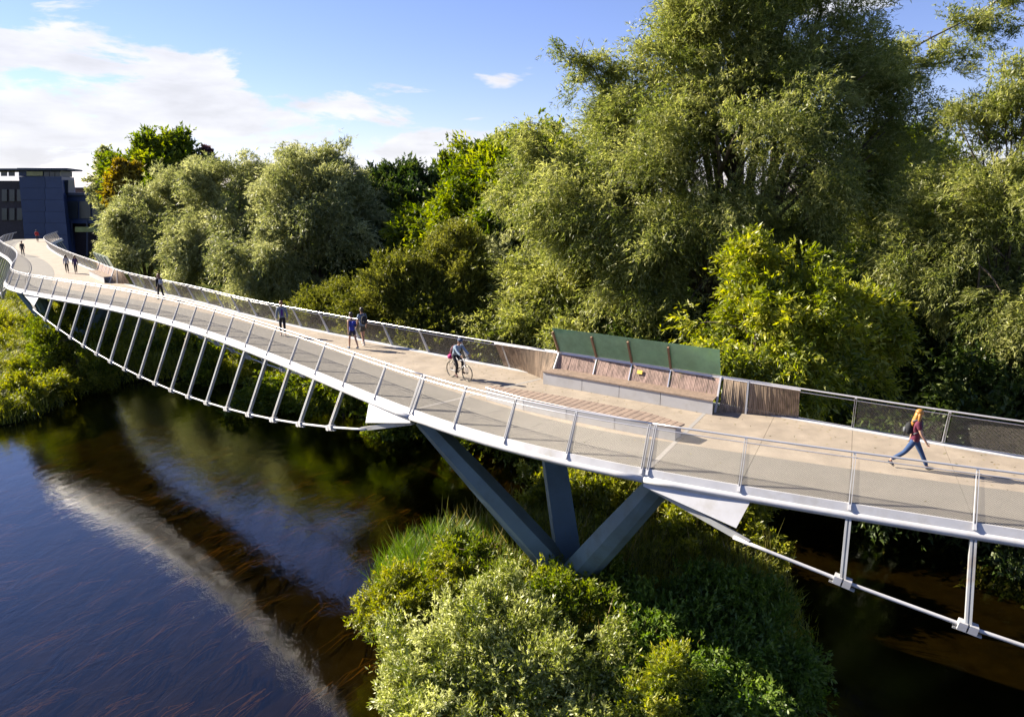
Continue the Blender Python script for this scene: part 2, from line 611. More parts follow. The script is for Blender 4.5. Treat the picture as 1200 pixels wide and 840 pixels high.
def hit_line(poly):
    """width from the near tube to a plan polyline along the inward normal"""
    poly = catmull(smooth(np.array(poly, float), 1), 5)
    w = np.full(len(NP), np.nan)
    a, b = poly[:-1], poly[1:]
    for i in range(len(NP)):
        d = -NN[i]
        e = b - a
        den = d[0] * e[:, 1] - d[1] * e[:, 0]
        q = a - NP[i]
        t = (q[:, 0] * e[:, 1] - q[:, 1] * e[:, 0]) / den
        u = (q[:, 0] * d[1] - q[:, 1] * d[0]) / den
        ok = (u >= 0) & (u <= 1) & (t > 0.2) & (t < 14)
        if ok.any():
            w[i] = t[ok].min()
    good = ~np.isnan(w)
    w = np.interp(np.arange(len(w)), np.where(good)[0], w[good])
    return smooth(w, 6)


WF = hit_line(FAR)
WB = np.minimum(hit_line(BOUND), WF - 0.9)
WB = np.maximum(WB, 0.5)


def xs(s):
    """plan position, tangent, outward normal, full width and boundary width at bay coordinate s"""
    k = (s - S_MIN) * SUB
    f = lambda A: np.stack([np.interp(k, np.arange(len(NP)), A[:, j]) for j in (0, 1)], -1)
    p, t, n = f(NP), unit(f(NT)), unit(f(NN))
    return p, t, n, float(np.interp(k, np.arange(len(NP)), WF)), float(np.interp(k, np.arange(len(NP)), WB))


def pt(s, w, z):
    """point w metres inward from the near edge tube at bay coordinate s"""
    p, t, n, wf, wb = xs(s)
    q = p - n * w
    return Vector((q[0], q[1], z))


def s_near(x, y):
    d = np.array([x, y]) - NP
    along = np.abs((d * NT).sum(1)) + 100 * (np.linalg.norm(d, axis=1) > 12)
    return float(SS[along.argmin()])


TUBE_Z = -0.30
LEAN = 0.62
RAIL_Z = 1.18


def frange(a, b, st):
    n = max(1, int(round((b - a) / st)))
    return [a + (b - a) * i / n for i in range(n + 1)]


def span_u(s):
    """position 0..1 between the anchor plates of a span, or None over a pier"""
    k = (s - 0) % 24
    return k / 20.0 if k <= 20 else None


def cable_off(u):
    c = 4 * u * (1 - u)
    return 0.22 + 1.18 * c, -0.72 - 3.05 * c


bridge = empty('footbridge', pt(22, 3.5, 0.0), 'white steel footbridge curving over the river on underslung cables', 'bridge')
ORG = bridge.location.copy()


def mb():
    return MB(ORG)


S0, S1 = -33, 33
LAST_DETAIL = -6        # beyond this bay the bridge is too far for fine parts


def build_deck():
    deck = mb()
    rings = []
    for s in frange(S0, S1, 1 / 3):
        wf = xs(s)[3]
        rings.append([pt(s, 0.12, -0.13), pt(s, 1.3, -0.72), pt(s, wf - 1.3, -0.72), pt(s, wf - 0.12, -0.13)])
    vs, fs = [], []
    for r in rings:
        vs += r
    for i in range(len(rings) - 1):
        for k in range(4):
            k2 = (k + 1) % 4
            fs.append((i * 4 + k, i * 4 + k2, (i + 1) * 4 + k2, (i + 1) * 4 + k))
    fs += [(0, 1, 2, 3), tuple(len(vs) - 4 + i for i in (3, 2, 1, 0))]
    deck.add(vs, fs)
    girder = deck.build('deck_girder', M_GIRDER, bridge)
    # slabs, one tan and one grey in each bay
    for s in range(S0, S1):
        band = (s % 24 in (20, 0)) and s > -8
        for kind in ('tan', 'grey'):
            m = mb()
            a, b = s + 0.002, s + 1 - 0.002
            if band:
                a = s + 0.062
            ring = []
            for q in frange(a, b, 0.25):
                wf, wb = xs(q)[3:]
                w0, w1 = (wb, wf - 0.42) if kind == 'tan' else (0.1, wb - 0.004)
                ring.append([pt(q, w0, -0.12), pt(q, w1, -0.12), pt(q, w1, 0), pt(q, w0, 0)])
            v2, f2 = [], []
            for r in ring:
                v2 += r
            for i in range(len(ring) - 1):
                for k in range(4):
                    k2 = (k + 1) % 4
                    f2.append((i * 4 + k, i * 4 + k2, (i + 1) * 4 + k2, (i + 1) * 4 + k))
            f2 += [(0, 1, 2, 3), tuple(len(v2) - 4 + i for i in (3, 2, 1, 0))]
            m.add(v2, f2)
            m.build('deck_slab', M_TAN if kind == 'tan' else M_GREY, girder)
        if band:
            m = mb()
            wf = xs(s)[3]
            m.hexa([pt(s - 0.0005, 0.12, -0.12), pt(s + 0.058, 0.12, -0.12), pt(s + 0.058, wf - 0.43, -0.12), pt(s - 0.0005, wf - 0.43, -0.12),
                    pt(s - 0.0005, 0.12, 0.003), pt(s + 0.058, 0.12, 0.003), pt(s + 0.058, wf - 0.43, 0.003), pt(s - 0.0005, wf - 0.43, 0.003)])
            m.build('joint_cover', M_BAND, girder)
    return girder


GIRDER = build_deck()


def strip(m, rows):
    """rows: list of closed section rings along the bridge"""
    n = len(rows[0])
    vs = [p for r in rows for p in r]
    fs = []
    for i in range(len(rows) - 1):
        for k in range(n):
            k2 = (k + 1) % n
            fs.append((i * n + k, i * n + k2, (i + 1) * n + k2, (i + 1) * n + k))
    fs += [tuple(range(n)), tuple(reversed(range(len(vs) - n, len(vs))))]
    return m.add(vs, fs)


def side_pt(far, s, out, z):
    """out: metres outward from the edge tube of either side"""
    if far:
        return pt(s, xs(s)[3] + out, z)
    return pt(s, -out, z)


def segs():
    """edge members come in lengths: spans and pier tables"""
    cuts = sorted({c for c in list(range(-28, 48, 24)) + list(range(-24, 48, 24)) + [S0, S1] if S0 <= c <= S1})
    return list(zip(cuts[:-1], cuts[1:]))


def build_edges():
    for far in (False, True):
        for a, b in segs():
            m = mb()
            m.tube([side_pt(far, s, 0, TUBE_Z) for s in frange(a + 0.004, b - 0.004, 1 / 3)], 0.105, 10)
            m.build('edge_beam', M_STEEL, bridge, smooth=True)
            m = mb()
            if far:
                sec = [(-0.42, 0.02), (-0.06, 0.02), (0.0, -0.19), (-0.05, -0.20), (-0.42, -0.11)]
            else:
                sec = [(-0.1, 0.012), (-0.055, 0.012), (0.015, -0.2), (-0.05, -0.2), (-0.1, -0.10)]
            strip(m, [[side_pt(far, s, o, z) for o, z in sec] for s in frange(a + 0.004, b - 0.004, 1 / 3)])
            m.build('kerb_plate', M_STEEL, bridge)
            # rails
            m = mb()
            m.tube([side_pt(far, s, -LEAN, RAIL_Z + 0.03) for s in frange(a, b, 1 / 3)], 0.028, 7)
            m.build('handrail', M_RAIL, bridge, smooth=True)
            m = mb()
            m.tube([side_pt(far, s, -LEAN + 0.055, RAIL_Z - 0.10) for s in frange(a, b, 1 / 3)], 0.014, 5)
            m.build('mesh_top_wire', M_RAIL, bridge)


build_edges()


# posts: one shared mesh, leaning inward
def post_mesh():
    m = MB()
    foot = Vector((0, -0.015, -0.16))
    top = Vector((0, -LEAN, RAIL_Z))
    side = Vector((1, 0, 0))
    for o in (-0.027, 0.027):
        m.bar(foot + side * o, top + side * o, 0.016, 0.13, side, 0.016, 0.06)
    m.bar(foot + Vector((0, 0.0, 0.0)), foot + (top - foot) * 0.10, 0.07, 0.17, side, 0.05, 0.12)
    m.tube([top + Vector((-0.035, 0, -0.01)), top + Vector((0.035, 0, -0.01))], 0.034, 8)
    return m.mesh('railing_post', M_STEEL)


POST = post_mesh()


def place_post(far, s, shift=0.0):
    p, t, n, wf, wb = xs(s)
    q = side_pt(far, s, 0, 0)
    q = q + Vector((t[0], t[1], 0)) * shift
    out = -n if far else n
    o = link('railing_post', POST, bridge, Vector(q) - ORG, (0, 0, math.atan2(out[1], out[0]) - math.pi / 2))
    return o


def wire_panel(far, a, b, pitch=0.072, r=0.0028):
    """crossed diagonal wires between two posts"""
    L = (xs(0.5 * (a + b))[0] - xs(a)[0])
    length = 2 * float(np.linalg.norm(L))
    H = 1.38
    base_o, base_z, top_o, top_z = -0.03, -0.10, -LEAN + 0.05, RAIL_Z - 0.10
    m = mb()

    def P(u, h):
        u = min(max(u, 0), 1)
        s = a + (b - a) * u
        f = h / H
        return side_pt(far, s, base_o + (top_o - base_o) * f, base_z + (top_z - base_z) * f)
    sl = 1.15       # run per rise
    k = -H * sl
    while k < length:
        for dirn in (1, -1):
            x0, x1 = (k, k + H * sl) if dirn == 1 else (k + H * sl, k)
            h0, h1 = 0.0, H
            # clip in x
            pts = []
            lo, hi = 0.0, 1.0
            dx = x1 - x0
            for bound, sgn in ((0.0, 1), (length, -1)):
                t = (bound - x0) / dx
                if dx * sgn > 0:
                    lo = max(lo, t)
                else:
                    hi = min(hi, t)
            if hi - lo > 0.02:
                p, q = P((x0 + dx * lo) / length, H * lo), P((x0 + dx * hi) / length, H * hi)
                m.tube([p, q], r, 3, caps=False)
        k += pitch * 1.9
    m.build('mesh_panel', M_WIRE, bridge, kind='stuff')


# where the far side carries timber instead of wire (bay coordinates round each pier)
T_A, T_B, T_C, T_D = s_near(-0.5, 32.4), s_near(1.46, 29.9), s_near(7.4, 25.2), s_near(10.3, 24.7)


def far_timber(s):
    for base in (0, -24):
        if T_A + base - 0.3 < s + 0.5 < T_D + base + 0.3:
            return True
    return False


def build_railings():
    for far in (False, True):
        for s in range(S0 + 1, S1):
            timber = far and far_timber(s)
            joint = s % 24 in (20, 0)
            if far and (far_timber(s) and far_timber(s - 1)):
                pass
            else:
                if joint and s > -8:
                    place_post(far, s, -0.09)
                    place_post(far, s, 0.09)
                else:
                    place_post(far, s)
            if s < S1 - 1 and not timber:
                if s >= LAST_DETAIL:
                    near_cam = s > 12
                    wire_panel(far, s + 0.03, s + 0.97, 0.040 if far else (0.034 if near_cam else 0.044), 0.0026 if far else (0.0018 if near_cam else 0.0020))
                else:
                    wire_panel(far, s + 0.03, s + 0.97, 0.11, 0.0065)


build_railings()


def build_cables():
    for far in (False, True):
        for base in (-48, -24, 0, 24):
            # struts and clamps
            nodes = []
            for k in range(0, 21):
                s = base + k
                if s < S0 + 0.5 or s > S1 - 0.5:
                    continue
                o, z = cable_off(k / 20.0)
                nodes.append((s, o, z))
                if 2 <= k <= 18:
                    p, t, n, wf, wb = xs(s)
                    tv = Vector((t[0], t[1], 0))
                    a, b = side_pt(far, s, 0.0, TUBE_Z - 0.08), side_pt(far, s, o, z + 0.06)
                    m = mb()
                    for q in (-0.045, 0.045):
                        m.bar(a + tv * q, b + tv * q, 0.05, 0.15, tv, 0.05, 0.13)
                    m.bar(a, b, 0.05, 0.06, tv)
                    st = m.build('strut', M_STRUT, bridge)
                    m = mb()
                    o2, z2 = cable_off(min(1, (k + 0.12) / 20.0))
                    cdir = (side_pt(far, s + 0.1, o2, z2) - side_pt(far, s, o, z)).normalized()
                    c = side_pt(far, s, o, z)
                    up = Vector((0, 0, 1))
                    y = up.cross(cdir).normalized()
                    zz = cdir.cross(y)
                    for q in (-0.115, 0.115):
                        m.box(c + cdir * q, (0.19, 0.24, 0.2), (cdir, y, zz))
                    m.build('cable_clamp', M_STEEL, st)
                    m = mb()
                    m.box(c + cdir * 0.02 + zz * -0.12, (0.62, 0.1, 0.05), (cdir, y, zz))
                    m.build('clamp_flange', M_STRUT, st)
            nodes = [q for q in nodes if 0.5 < q[0] - base < 19.5]
            if len(nodes) > 2:
                m = mb()
                pts = []
                for i, (s, o, z) in enumerate(nodes[:-1]):
                    s2, o2, z2 = nodes[i + 1]
                    for q in (0, 1 / 3, 2 / 3):
                        ss = s + q
                        oo, zz2 = o + (o2 - o) * q, z + (z2 - z) * q
                        pts.append(side_pt(far, ss, oo, zz2))
                pts.append(side_pt(far, *nodes[-1]))
                m.tube(pts, 0.05, 7)
                m.build('suspension_cable', M_STEEL, bridge, smooth=True)
            # anchor plates at both ends of the span: deep on the span side, nothing over the pier
            for s_pier, d in ((base + 20, -1), (base, 1)):
                if s_pier < S0 + 2 or s_pier > S1 - 2:
                    continue
                m = mb()
                A0 = side_pt(far, s_pier, 0.02, TUBE_Z - 0.03)
                A1 = side_pt(far, s_pier + d * 1.12, 0.06, TUBE_Z - 0.05)
                B0 = side_pt(far, s_pier, 0.04, TUBE_Z - 0.20)
                B1 = side_pt(far, s_pier + d * 1.02, 0.40, -1.04)
                th = 0.05
                sh = lambda P: P + (side_pt(far, s_pier, -th, 0) - side_pt(far, s_pier, 0, 0))
                m.hexa([B0, B1, sh(B1), sh(B0), A0, A1, sh(A1), sh(A0)])
                pl = m.build('anchor_plate', M_STEEL, bridge)
                m = mb()
                m.bar(side_pt(far, s_pier + d * 0.08, -0.22, -0.56), side_pt(far, s_pier + d * 1.15, cable_off(1.15 / 20.0)[0] - 0.04, cable_off(1.15 / 20.0)[1]), 0.22, 0.16, (0, 0, 1), 0.14, 0.12)
                m.build('cable_socket', M_STRUT, pl)


build_cables()


# ------------------------------------------------------------------ piers
def build_pier(s_c, label, group):
    wf = xs(s_c)[3]
    foot = pt(s_c, wf / 2, -6.25)
    t = empty('bridge_pier', foot, label, 'pier', group)
    m = MB(foot)
    T = xs(s_c)[1]
    tv, nv = Vector((T[0], T[1], 0)), Vector((-T[1], T[0], 0))
    ring = lambda z, a, b: [foot + tv * (a * math.cos(q)) + nv * (b * math.sin(q)) + Vector((0, 0, z)) for q in [2 * math.pi * i / 16 for i in range(16)]]
    rows = [ring(-2.9, 1.35, 1.2), ring(-0.75, 1.0, 0.9), ring(-0.6, 0.9, 0.8)]
    strip(m, rows)
    m.build('footing', M_PIER, t)
    tops = [(s_c - 2.15, 0.75), (s_c + 2.15, 0.75), (s_c - 2.15, wf - 0.9), (s_c + 2.15, wf - 0.9)]
    for (s, w) in tops:
        top = pt(s, w, -0.6)
        base = foot + Vector((0, 0, -0.25)) + (Vector((top.x, top.y, 0)) - Vector((foot.x, foot.y, 0))) * 0.08
        d = (top - base).normalized()
        side = d.cross(Vector((0, 0, 1))).normalized()
        up = side.cross(d)
        # a tapering fin with a chamfered underside
        m = MB(foot)

        def sec(c, w_, h_):
            return [c + side * (w_ * 0.5) + up * (h_ * 0.5), c - side * (w_ * 0.5) + up * (h_ * 0.5), c - side * (w_ * 0.5) - up * (h_ * 0.12), c - side * (w_ * 0.2) - up * (h_ * 0.5), c + side * (w_ * 0.2) - up * (h_ * 0.5), c + side * (w_ * 0.5) - up * (h_ * 0.12)]
        strip(m, [sec(base, 0.95, 1.0), sec(base + (top - base) * 0.5, 0.92, 0.82), sec(top, 0.85, 0.55)])
        m.build('leg', M_PIER, t)
    return t


# ------------------------------------------------------------------ benches, timber screens, glass on the pier tables
def slat_wall(parent, org, rows, name, material, pitch=0.075, w=0.05, th=0.03, tilt=0.0):
    """rows: list of (bottom, top) points along the wall; thin upright slats joined as one part"""
    m = MB(org)
    bl = [Vector(r[0]) for r in rows]
    tl = [Vector(r[1]) for r in rows]
    d = [0]
    for i in range(1, len(tl)):
        d.append(d[-1] + (tl[i] - tl[i - 1]).length)
    L = d[-1]

    def P(A, x):
        i = max(0, min(len(d) - 2, int(np.searchsorted(d, x) - 1)))
        f = (x - d[i]) / (d[i + 1] - d[i] + 1e-9)
        return A[i] + (A[i + 1] - A[i]) * f
    x = pitch * 0.6
    rnd = random.Random(int(L * 1000))
    while x < L - pitch * 0.4:
        a, b = P(bl, x), P(tl, min(L - 0.02, max(0.02, x + tilt)))
        side = (P(tl, min(L, x + 0.05)) - P(tl, max(0, x - 0.05))).normalized()
        off = side.cross((b - a).normalized()) * rnd.uniform(-0.006, 0.006)
        m.bar(a + off, b + off + (b - a) * rnd.uniform(-0.01, 0.0), w, th, side)
        x += pitch * rnd.uniform(0.96, 1.04)
    return m.build(name, material, parent, kind='stuff')


def rows_far(a, b, bottom_in, top_out=-LEAN, zb=-0.02, zt=RAIL_Z - 0.02, n=8, twist=None):
    out = []
    for i in range(n + 1):
        u = i / n
        s = a + (b - a) * u
        bi = bottom_in(u) if callable(bottom_in) else bottom_in
        out.append((side_pt(True, s, -bi, zb), side_pt(True, s, top_out, zt)))
    return out


def build_table(base, first):
    a, b, c, d = T_A + base, T_B + base, T_C + base, T_D + base
    where = 'over the near pier' if first else 'over the distant pier'
    # timber railing panels: part of the bridge
    slat_wall(bridge, ORG, rows_far(a, b - 0.05, lambda u: 0.05 + 1.15 * u ** 1.6), 'timber_panel', M_TIMBER, 0.062, 0.05)
    mid = c + (d - c) * 0.38
    slat_wall(bridge, ORG, rows_far(c + 0.05, mid - 0.02, lambda u: 1.15 - 0.45 * u), 'timber_panel', M_TIMBER, 0.062, 0.05)
    slat_wall(bridge, ORG, rows_far(mid + 0.02, d, lambda u: 0.70 - 0.64 * u), 'timber_panel', M_TIMBER, 0.062, 0.05)
    for q, inn in ((b, 1.2), (c, 1.2), (mid, 0.72)):
        m = mb()
        m.bar(side_pt(True, q, -inn, -0.02), side_pt(True, q, -LEAN, RAIL_Z), 0.06, 0.12, Vector((*xs(q)[1], 0)))
        m.build('screen_post', M_STEEL, bridge)
    m = mb()
    m.tube([side_pt(True, s, -LEAN, RAIL_Z - 0.03) for s in frange(a, d, 0.4)], 0.035, 6)
    m.build('screen_rail', M_RAIL, bridge)
    # side bench with a reclined slatted back
    org = side_pt(True, (b + c) / 2, -1.0, 0.0)
    bench = empty('bench', org, 'long pale side bench with slatted timber back under the green glass screen' if first else 'distant side bench with timber back beside the couple of walkers', 'bench', 'benches built along the bridge deck')
    n = 4
    for i in range(n):
        s0, s1 = b + (c - b) * (i + 0.006) / n, b + (c - b) * (i + 0.994) / n
        m = MB(org)
        rings = []
        for s in frange(s0, s1, 0.25):
            rings.append([side_pt(True, s, -1.62, 0.003), side_pt(True, s, -1.56, 0.003), side_pt(True, s, -1.56, 0.50), side_pt(True, s, -1.62, 0.50)])
        strip(m, rings)
        m.build('front_panel', M_PANEL, bench)
    m = MB(org)
    for s in frange(b, c, 0.034)[:-1]:
        e = s + 0.028
        m.hexa([side_pt(True, s, -1.66, 0.505), side_pt(True, e, -1.66, 0.505), side_pt(True, e, -0.84, 0.505), side_pt(True, s, -0.84, 0.505),
                side_pt(True, s, -1.66, 0.55), side_pt(True, e, -1.66, 0.55), side_pt(True, e, -0.84, 0.55), side_pt(True, s, -0.84, 0.55)])
    m.build('seat', M_SEAT, bench, kind='stuff')
    for i in range(n):
        s0, s1 = b + (c - b) * (i + 0.01) / n, b + (c - b) * (i + 0.99) / n
        rows = [(side_pt(True, s, -0.86, 0.50), side_pt(True, s, -LEAN - 0.02, RAIL_Z - 0.06)) for s in frange(s0, s1, 0.2)]
        slat_wall(bench, org, rows, 'backrest', M_TIMBER2, 0.062, 0.05, 0.03, tilt=0.04)
        m = MB(org)
        m.bar(side_pt(True, s1 + 0.01, -0.88, 0.52), side_pt(True, s1 + 0.01, -LEAN - 0.03, RAIL_Z - 0.05), 0.04, 0.06, Vector((*xs(s1)[1], 0)))
        m.build('back_post', M_RAIL, bench)
    if first:
        sn = s_near(5.0, 27.6)
        q = side_pt(True, sn, -0.775, 0.92)
        tv = Vector((*xs(sn)[1], 0))
        upv = (side_pt(True, sn, -LEAN, RAIL_Z) - side_pt(True, sn, -0.86, 0.5)).normalized()
        m = MB(org)
        m.box(q, (0.22, 0.02, 0.15), (tv, upv.cross(tv).normalized(), upv))
        m.build('notice', M_YELLOW, bench, label='small yellow notice plate')
    # glass windscreen continuing the lean above the rail
    gorg = side_pt(True, (b + c) / 2, -LEAN, RAIL_Z)
    gl = empty('glass_windscreen', gorg, 'leaning green glass windscreen with brown posts above the near timber bench' if first else 'far-off leaning glass windscreen beside the silvery willows', 'windscreen', 'glass windscreens over the benches')
    top_o, top_z = -LEAN - 0.48, RAIL_Z + 1.12
    for i in range(n):
        s0, s1 = b + (c - b) * (i + 0.004) / n, b + (c - b) * (i + 0.996) / n
        m = MB(gorg)
        rings = []
        for s in frange(s0, s1, 0.2):
            rings.append([side_pt(True, s, -LEAN - 0.02, RAIL_Z + 0.07), side_pt(True, s, top_o, top_z), side_pt(True, s, top_o + 0.014, top_z), side_pt(True, s, -LEAN - 0.006, RAIL_Z + 0.07)])
        strip(m, rings)
        m.build('glass_pane', M_GLASS, gl)
        m = MB(gorg)
        f = 0.78
        m.bar(side_pt(True, s0, -LEAN - 0.05, RAIL_Z + 0.06), side_pt(True, s0, -LEAN - 0.05 + (-0.52) * f, RAIL_Z + 1.22 * f), 0.07, 0.10, Vector((*xs(s0)[1], 0)))
        m.build('post', M_BROWNPOST if first else M_STEEL, gl)


build_table(0, True)
build_table(-24, False)
build_pier(22, 'four-legged concrete pier rising from the island shrubs', 'bridge piers')
build_pier(-2, 'distant four-legged concrete pier on the grassy left bank', 'bridge piers')


def build_centre_bench():
    near = [(-1.00, 27.15), (0.41, 25.72), (1.9, 24.55), (3.45, 23.48), (5.24, 22.30)]
    far_ = [(5.62, 22.72), (4.66, 23.95), (3.62, 24.75), (1.90, 26.0), (0.52, 26.85), (-0.80, 27.55)]
    org = Vector((2.3, 24.8, 0))
    b = empty('bench', org, 'long backless timber-topped bench in the middle of the deck', 'bench', 'benches built along the bridge deck')
    mid = Vector((2.3, 24.8, 0))
    shr = lambda p, k: ((p[0] - mid.x) * k + mid.x, (p[1] - mid.y) * k + mid.y)
    m = MB(org)
    m.prism([shr(p, 0.97) for p in near + far_], 0.004, 0.385)
    m.build('base', M_PANEL, b)
    for i in range(len(near) - 1):
        p, q = Vector((*near[i], 0)), Vector((*near[i + 1], 0))
        e = (q - p).normalized()
        nv = Vector((e.y, -e.x, 0))
        p, q = p + e * 0.012, q - e * 0.012
        m = MB(org)
        m.hexa([p + Vector((0, 0, 0.006)), q + Vector((0, 0, 0.006)), q - nv * 0.05 + Vector((0, 0, 0.006)), p - nv * 0.05 + Vector((0, 0, 0.006)), p + Vector((0, 0, 0.4)), q + Vector((0, 0, 0.4)), q - nv * 0.05 + Vector((0, 0, 0.4)), p - nv * 0.05 + Vector((0, 0, 0.4))])
        m.build('front_panel', M_PANEL, b)
    # seat boards run along the bench
    m = MB(org)
    K = 9
    farr = list(reversed(far_))
    def edge(A, u):
        d = [0]
        for i in range(1, len(A)):
            d.append(d[-1] + math.dist(A[i], A[i - 1]))
        x = u * d[-1]
        i = max(0, min(len(A) - 2, int(np.searchsorted(d, x) - 1)))
        f = (x - d[i]) / (d[i + 1] - d[i])
        return Vector((A[i][0] + (A[i + 1][0] - A[i][0]) * f, A[i][1] + (A[i + 1][1] - A[i][1]) * f, 0))
    nsl = 90
    for i in range(nsl):
        u0, u1 = i / nsl, (i + 0.94) / nsl
        a0, a1, c0, c1 = edge(near, u0), edge(near, u1), edge(farr, u0), edge(farr, u1)
        lo, hi = Vector((0, 0, 0.405)), Vector((0, 0, 0.452 + 0.004 * (i % 3)))
        m.hexa([a0 + lo, a1 + lo, c1 + lo, c0 + lo, a0 + hi, a1 + hi, c1 + hi, c0 + hi])
    m.build('seat', M_SEAT, b, kind='stuff')
    m = MB(org)
    pts = [Vector((x, y, 0.47)) for x, y in near]
    m.tube(pts, 0.014, 5)
    m.build('edge_trim', M_RAIL, b)


build_centre_bench()
# ------------------------------------------------------------------ ground, river
RIVER = [(-90, 24), (-60, 38), (-45, 45.5), (-37.1, 50.6), (-35.1, 53.3), (-35.0, 57.0), (-35.5, 60.5), (-33.5, 63.0), (-30.0, 64.0), (-22.7, 61.5), (-15.4, 55.0), (-10.5, 51.0), (-4.6, 47.5), (0, 45.0), (5.3, 43.5), (12.7, 40.5), (17.5, 36.5), (24, 31), (40, 25), (90, 8), (90, -60), (-90, -60)]
ISLE_C, ISLE_R = (3.2, 27.6), (8.8, 7.8)


def poly_sd(x, y, poly):
    """signed distance to a polygon, negative inside"""
    d = np.full(x.shape, 1e9)
    ins = np.zeros(x.shape, bool)
    n = len(poly)
    for i in range(n):
        ax, ay = poly[i]
        bx, by = poly[(i + 1) % n]
        ex, ey = bx - ax, by - ay
        t = np.clip(((x - ax) * ex + (y - ay) * ey) / (ex * ex + ey * ey), 0, 1)
        d = np.minimum(d, np.hypot(x - ax - t * ex, y - ay - t * ey))
        c = ((ay > y) != (by > y)) & (x < (bx - ax) * (y - ay) / (by - ay + 1e-12) + ax)
        ins ^= c
    return np.where(ins, -d, d)


def vnoise(x, y, seed=0):
    v = 0
    for k, (f, a) in enumerate(((0.13, 1.0), (0.31, 0.5), (0.77, 0.3), (1.9, 0.15))):
        v = v + a * np.sin(f * x * 1.3 + 2.1 * k + seed + 1.7 * np.sin(f * y * 0.9 + k)) * np.cos(f * y * 1.1 - k + seed * 0.7 + 1.3 * np.sin(f * x))
    return v


def ground_z(x, y):
    x, y = np.asarray(x, float), np.asarray(y, float)
    sd = poly_sd(x, y, RIVER) + 0.5 * vnoise(x, y)
    land = np.clip((sd + 0.9) / 2.6, 0, 1)
    land = land * land * (3 - 2 * land)
    z = -10.0 + land * 2.1 + np.clip(sd - 2, 0, 40) * 0.05 + 0.12 * vnoise(x * 2, y * 2, 3) * land
    ir = np.hypot((x - ISLE_C[0]) / ISLE_R[0], (y - ISLE_C[1]) / ISLE_R[1]) + 0.06 * vnoise(x * 1.6, y * 1.6, 5)
    isl = np.clip((1.12 - ir) / 0.35, 0, 1)
    z2 = -10.0 + isl * isl * (3 - 2 * isl) * 2.2
    return np.maximum(z, z2)


def build_ground():
    ax = np.concatenate([np.linspace(-1800, -95, 14)[:-1], np.arange(-95, 70, 1.0), np.linspace(70, 1800, 14)])
    ay = np.concatenate([np.linspace(-500, -20, 8)[:-1], np.arange(-20, 100, 1.0), np.linspace(100, 3500, 18)])
    X, Y = np.meshgrid(ax, ay)
    Z = ground_z(X, Y)
    Z = np.where((Y < -60) | (np.abs(X) > 92), np.maximum(Z, -6.5), Z)
    m = MB()
    nx = len(ax)
    V = np.stack([X, Y, Z], -1).reshape(-1, 3)
    me = bpy.data.meshes.new('ground')
    idx = np.arange(len(V)).reshape(len(ay), nx)
    F = np.stack([idx[:-1, :-1], idx[:-1, 1:], idx[1:, 1:], idx[1:, :-1]], -1).reshape(-1, 4)
    me.from_pydata(V.tolist(), [], F.tolist())
    me.polygons.foreach_set('use_smooth', [True] * len(F))
    g = bpy.data.materials.new('soil_and_bed')
    g.use_nodes = True
    nt = g.node_tree
    b = nt.nodes['Principled BSDF']
    b.inputs['Roughness'].default_value = 0.95
    b.inputs['Specular IOR Level'].default_value = 0.0
    geo = N(nt, 'ShaderNodeNewGeometry')
    sep = N(nt, 'ShaderNodeSeparateXYZ')
    nt.links.new(geo.outputs['Position'], sep.inputs[0])
    no = N(nt, 'ShaderNodeTexNoise', Scale=0.8, Detail=8.0, Roughness=0.7)
    nt.links.new(geo.outputs['Position'], no.inputs['Vector'])
    c1 = N(nt, 'ShaderNodeValToRGB')
    c1.color_ramp.elements[0].color = (0.0065, 0.0052, 0.0017, 1)
    c1.color_ramp.elements[1].color = (0.022, 0.0172, 0.0052, 1)
    c1.color_ramp.elements[0].position = 0.3
    c1.color_ramp.elements[1].position = 0.7
    c2 = N(nt, 'ShaderNodeValToRGB')
    c2.color_ramp.elements[0].color = (0.022, 0.035, 0.010, 1)
    c2.color_ramp.elements[1].color = (0.07, 0.085, 0.025, 1)
    nt.links.new(no.outputs[0], c1.inputs[0])
    nt.links.new(no.outputs[0], c2.inputs[0])
    mr = N(nt, 'ShaderNodeMapRange')
    mr.inputs['From Min'].default_value = -8.9
    mr.inputs['From Max'].default_value = -8.4
    nt.links.new(sep.outputs[2], mr.inputs['Value'])
    mx = N(nt, 'ShaderNodeMix', data_type='RGBA')
    nt.links.new(mr.outputs[0], mx.inputs['Factor'])
    nt.links.new(c1.outputs[0], mx.inputs['A'])
    nt.links.new(c2.outputs[0], mx.inputs['B'])
    nt.links.new(mx.outputs['Result'], b.inputs['Base Color'])
    me.materials.append(g)
    tag(link('ground', me), kind='structure')
    w = MB()
    w.add([(-95, -60, WATER), (95, -60, WATER), (95, 72, WATER), (-95, 72, WATER)], [(0, 1, 2, 3)])
    w.build('river_water', water_mat(), kind='structure')


build_ground()


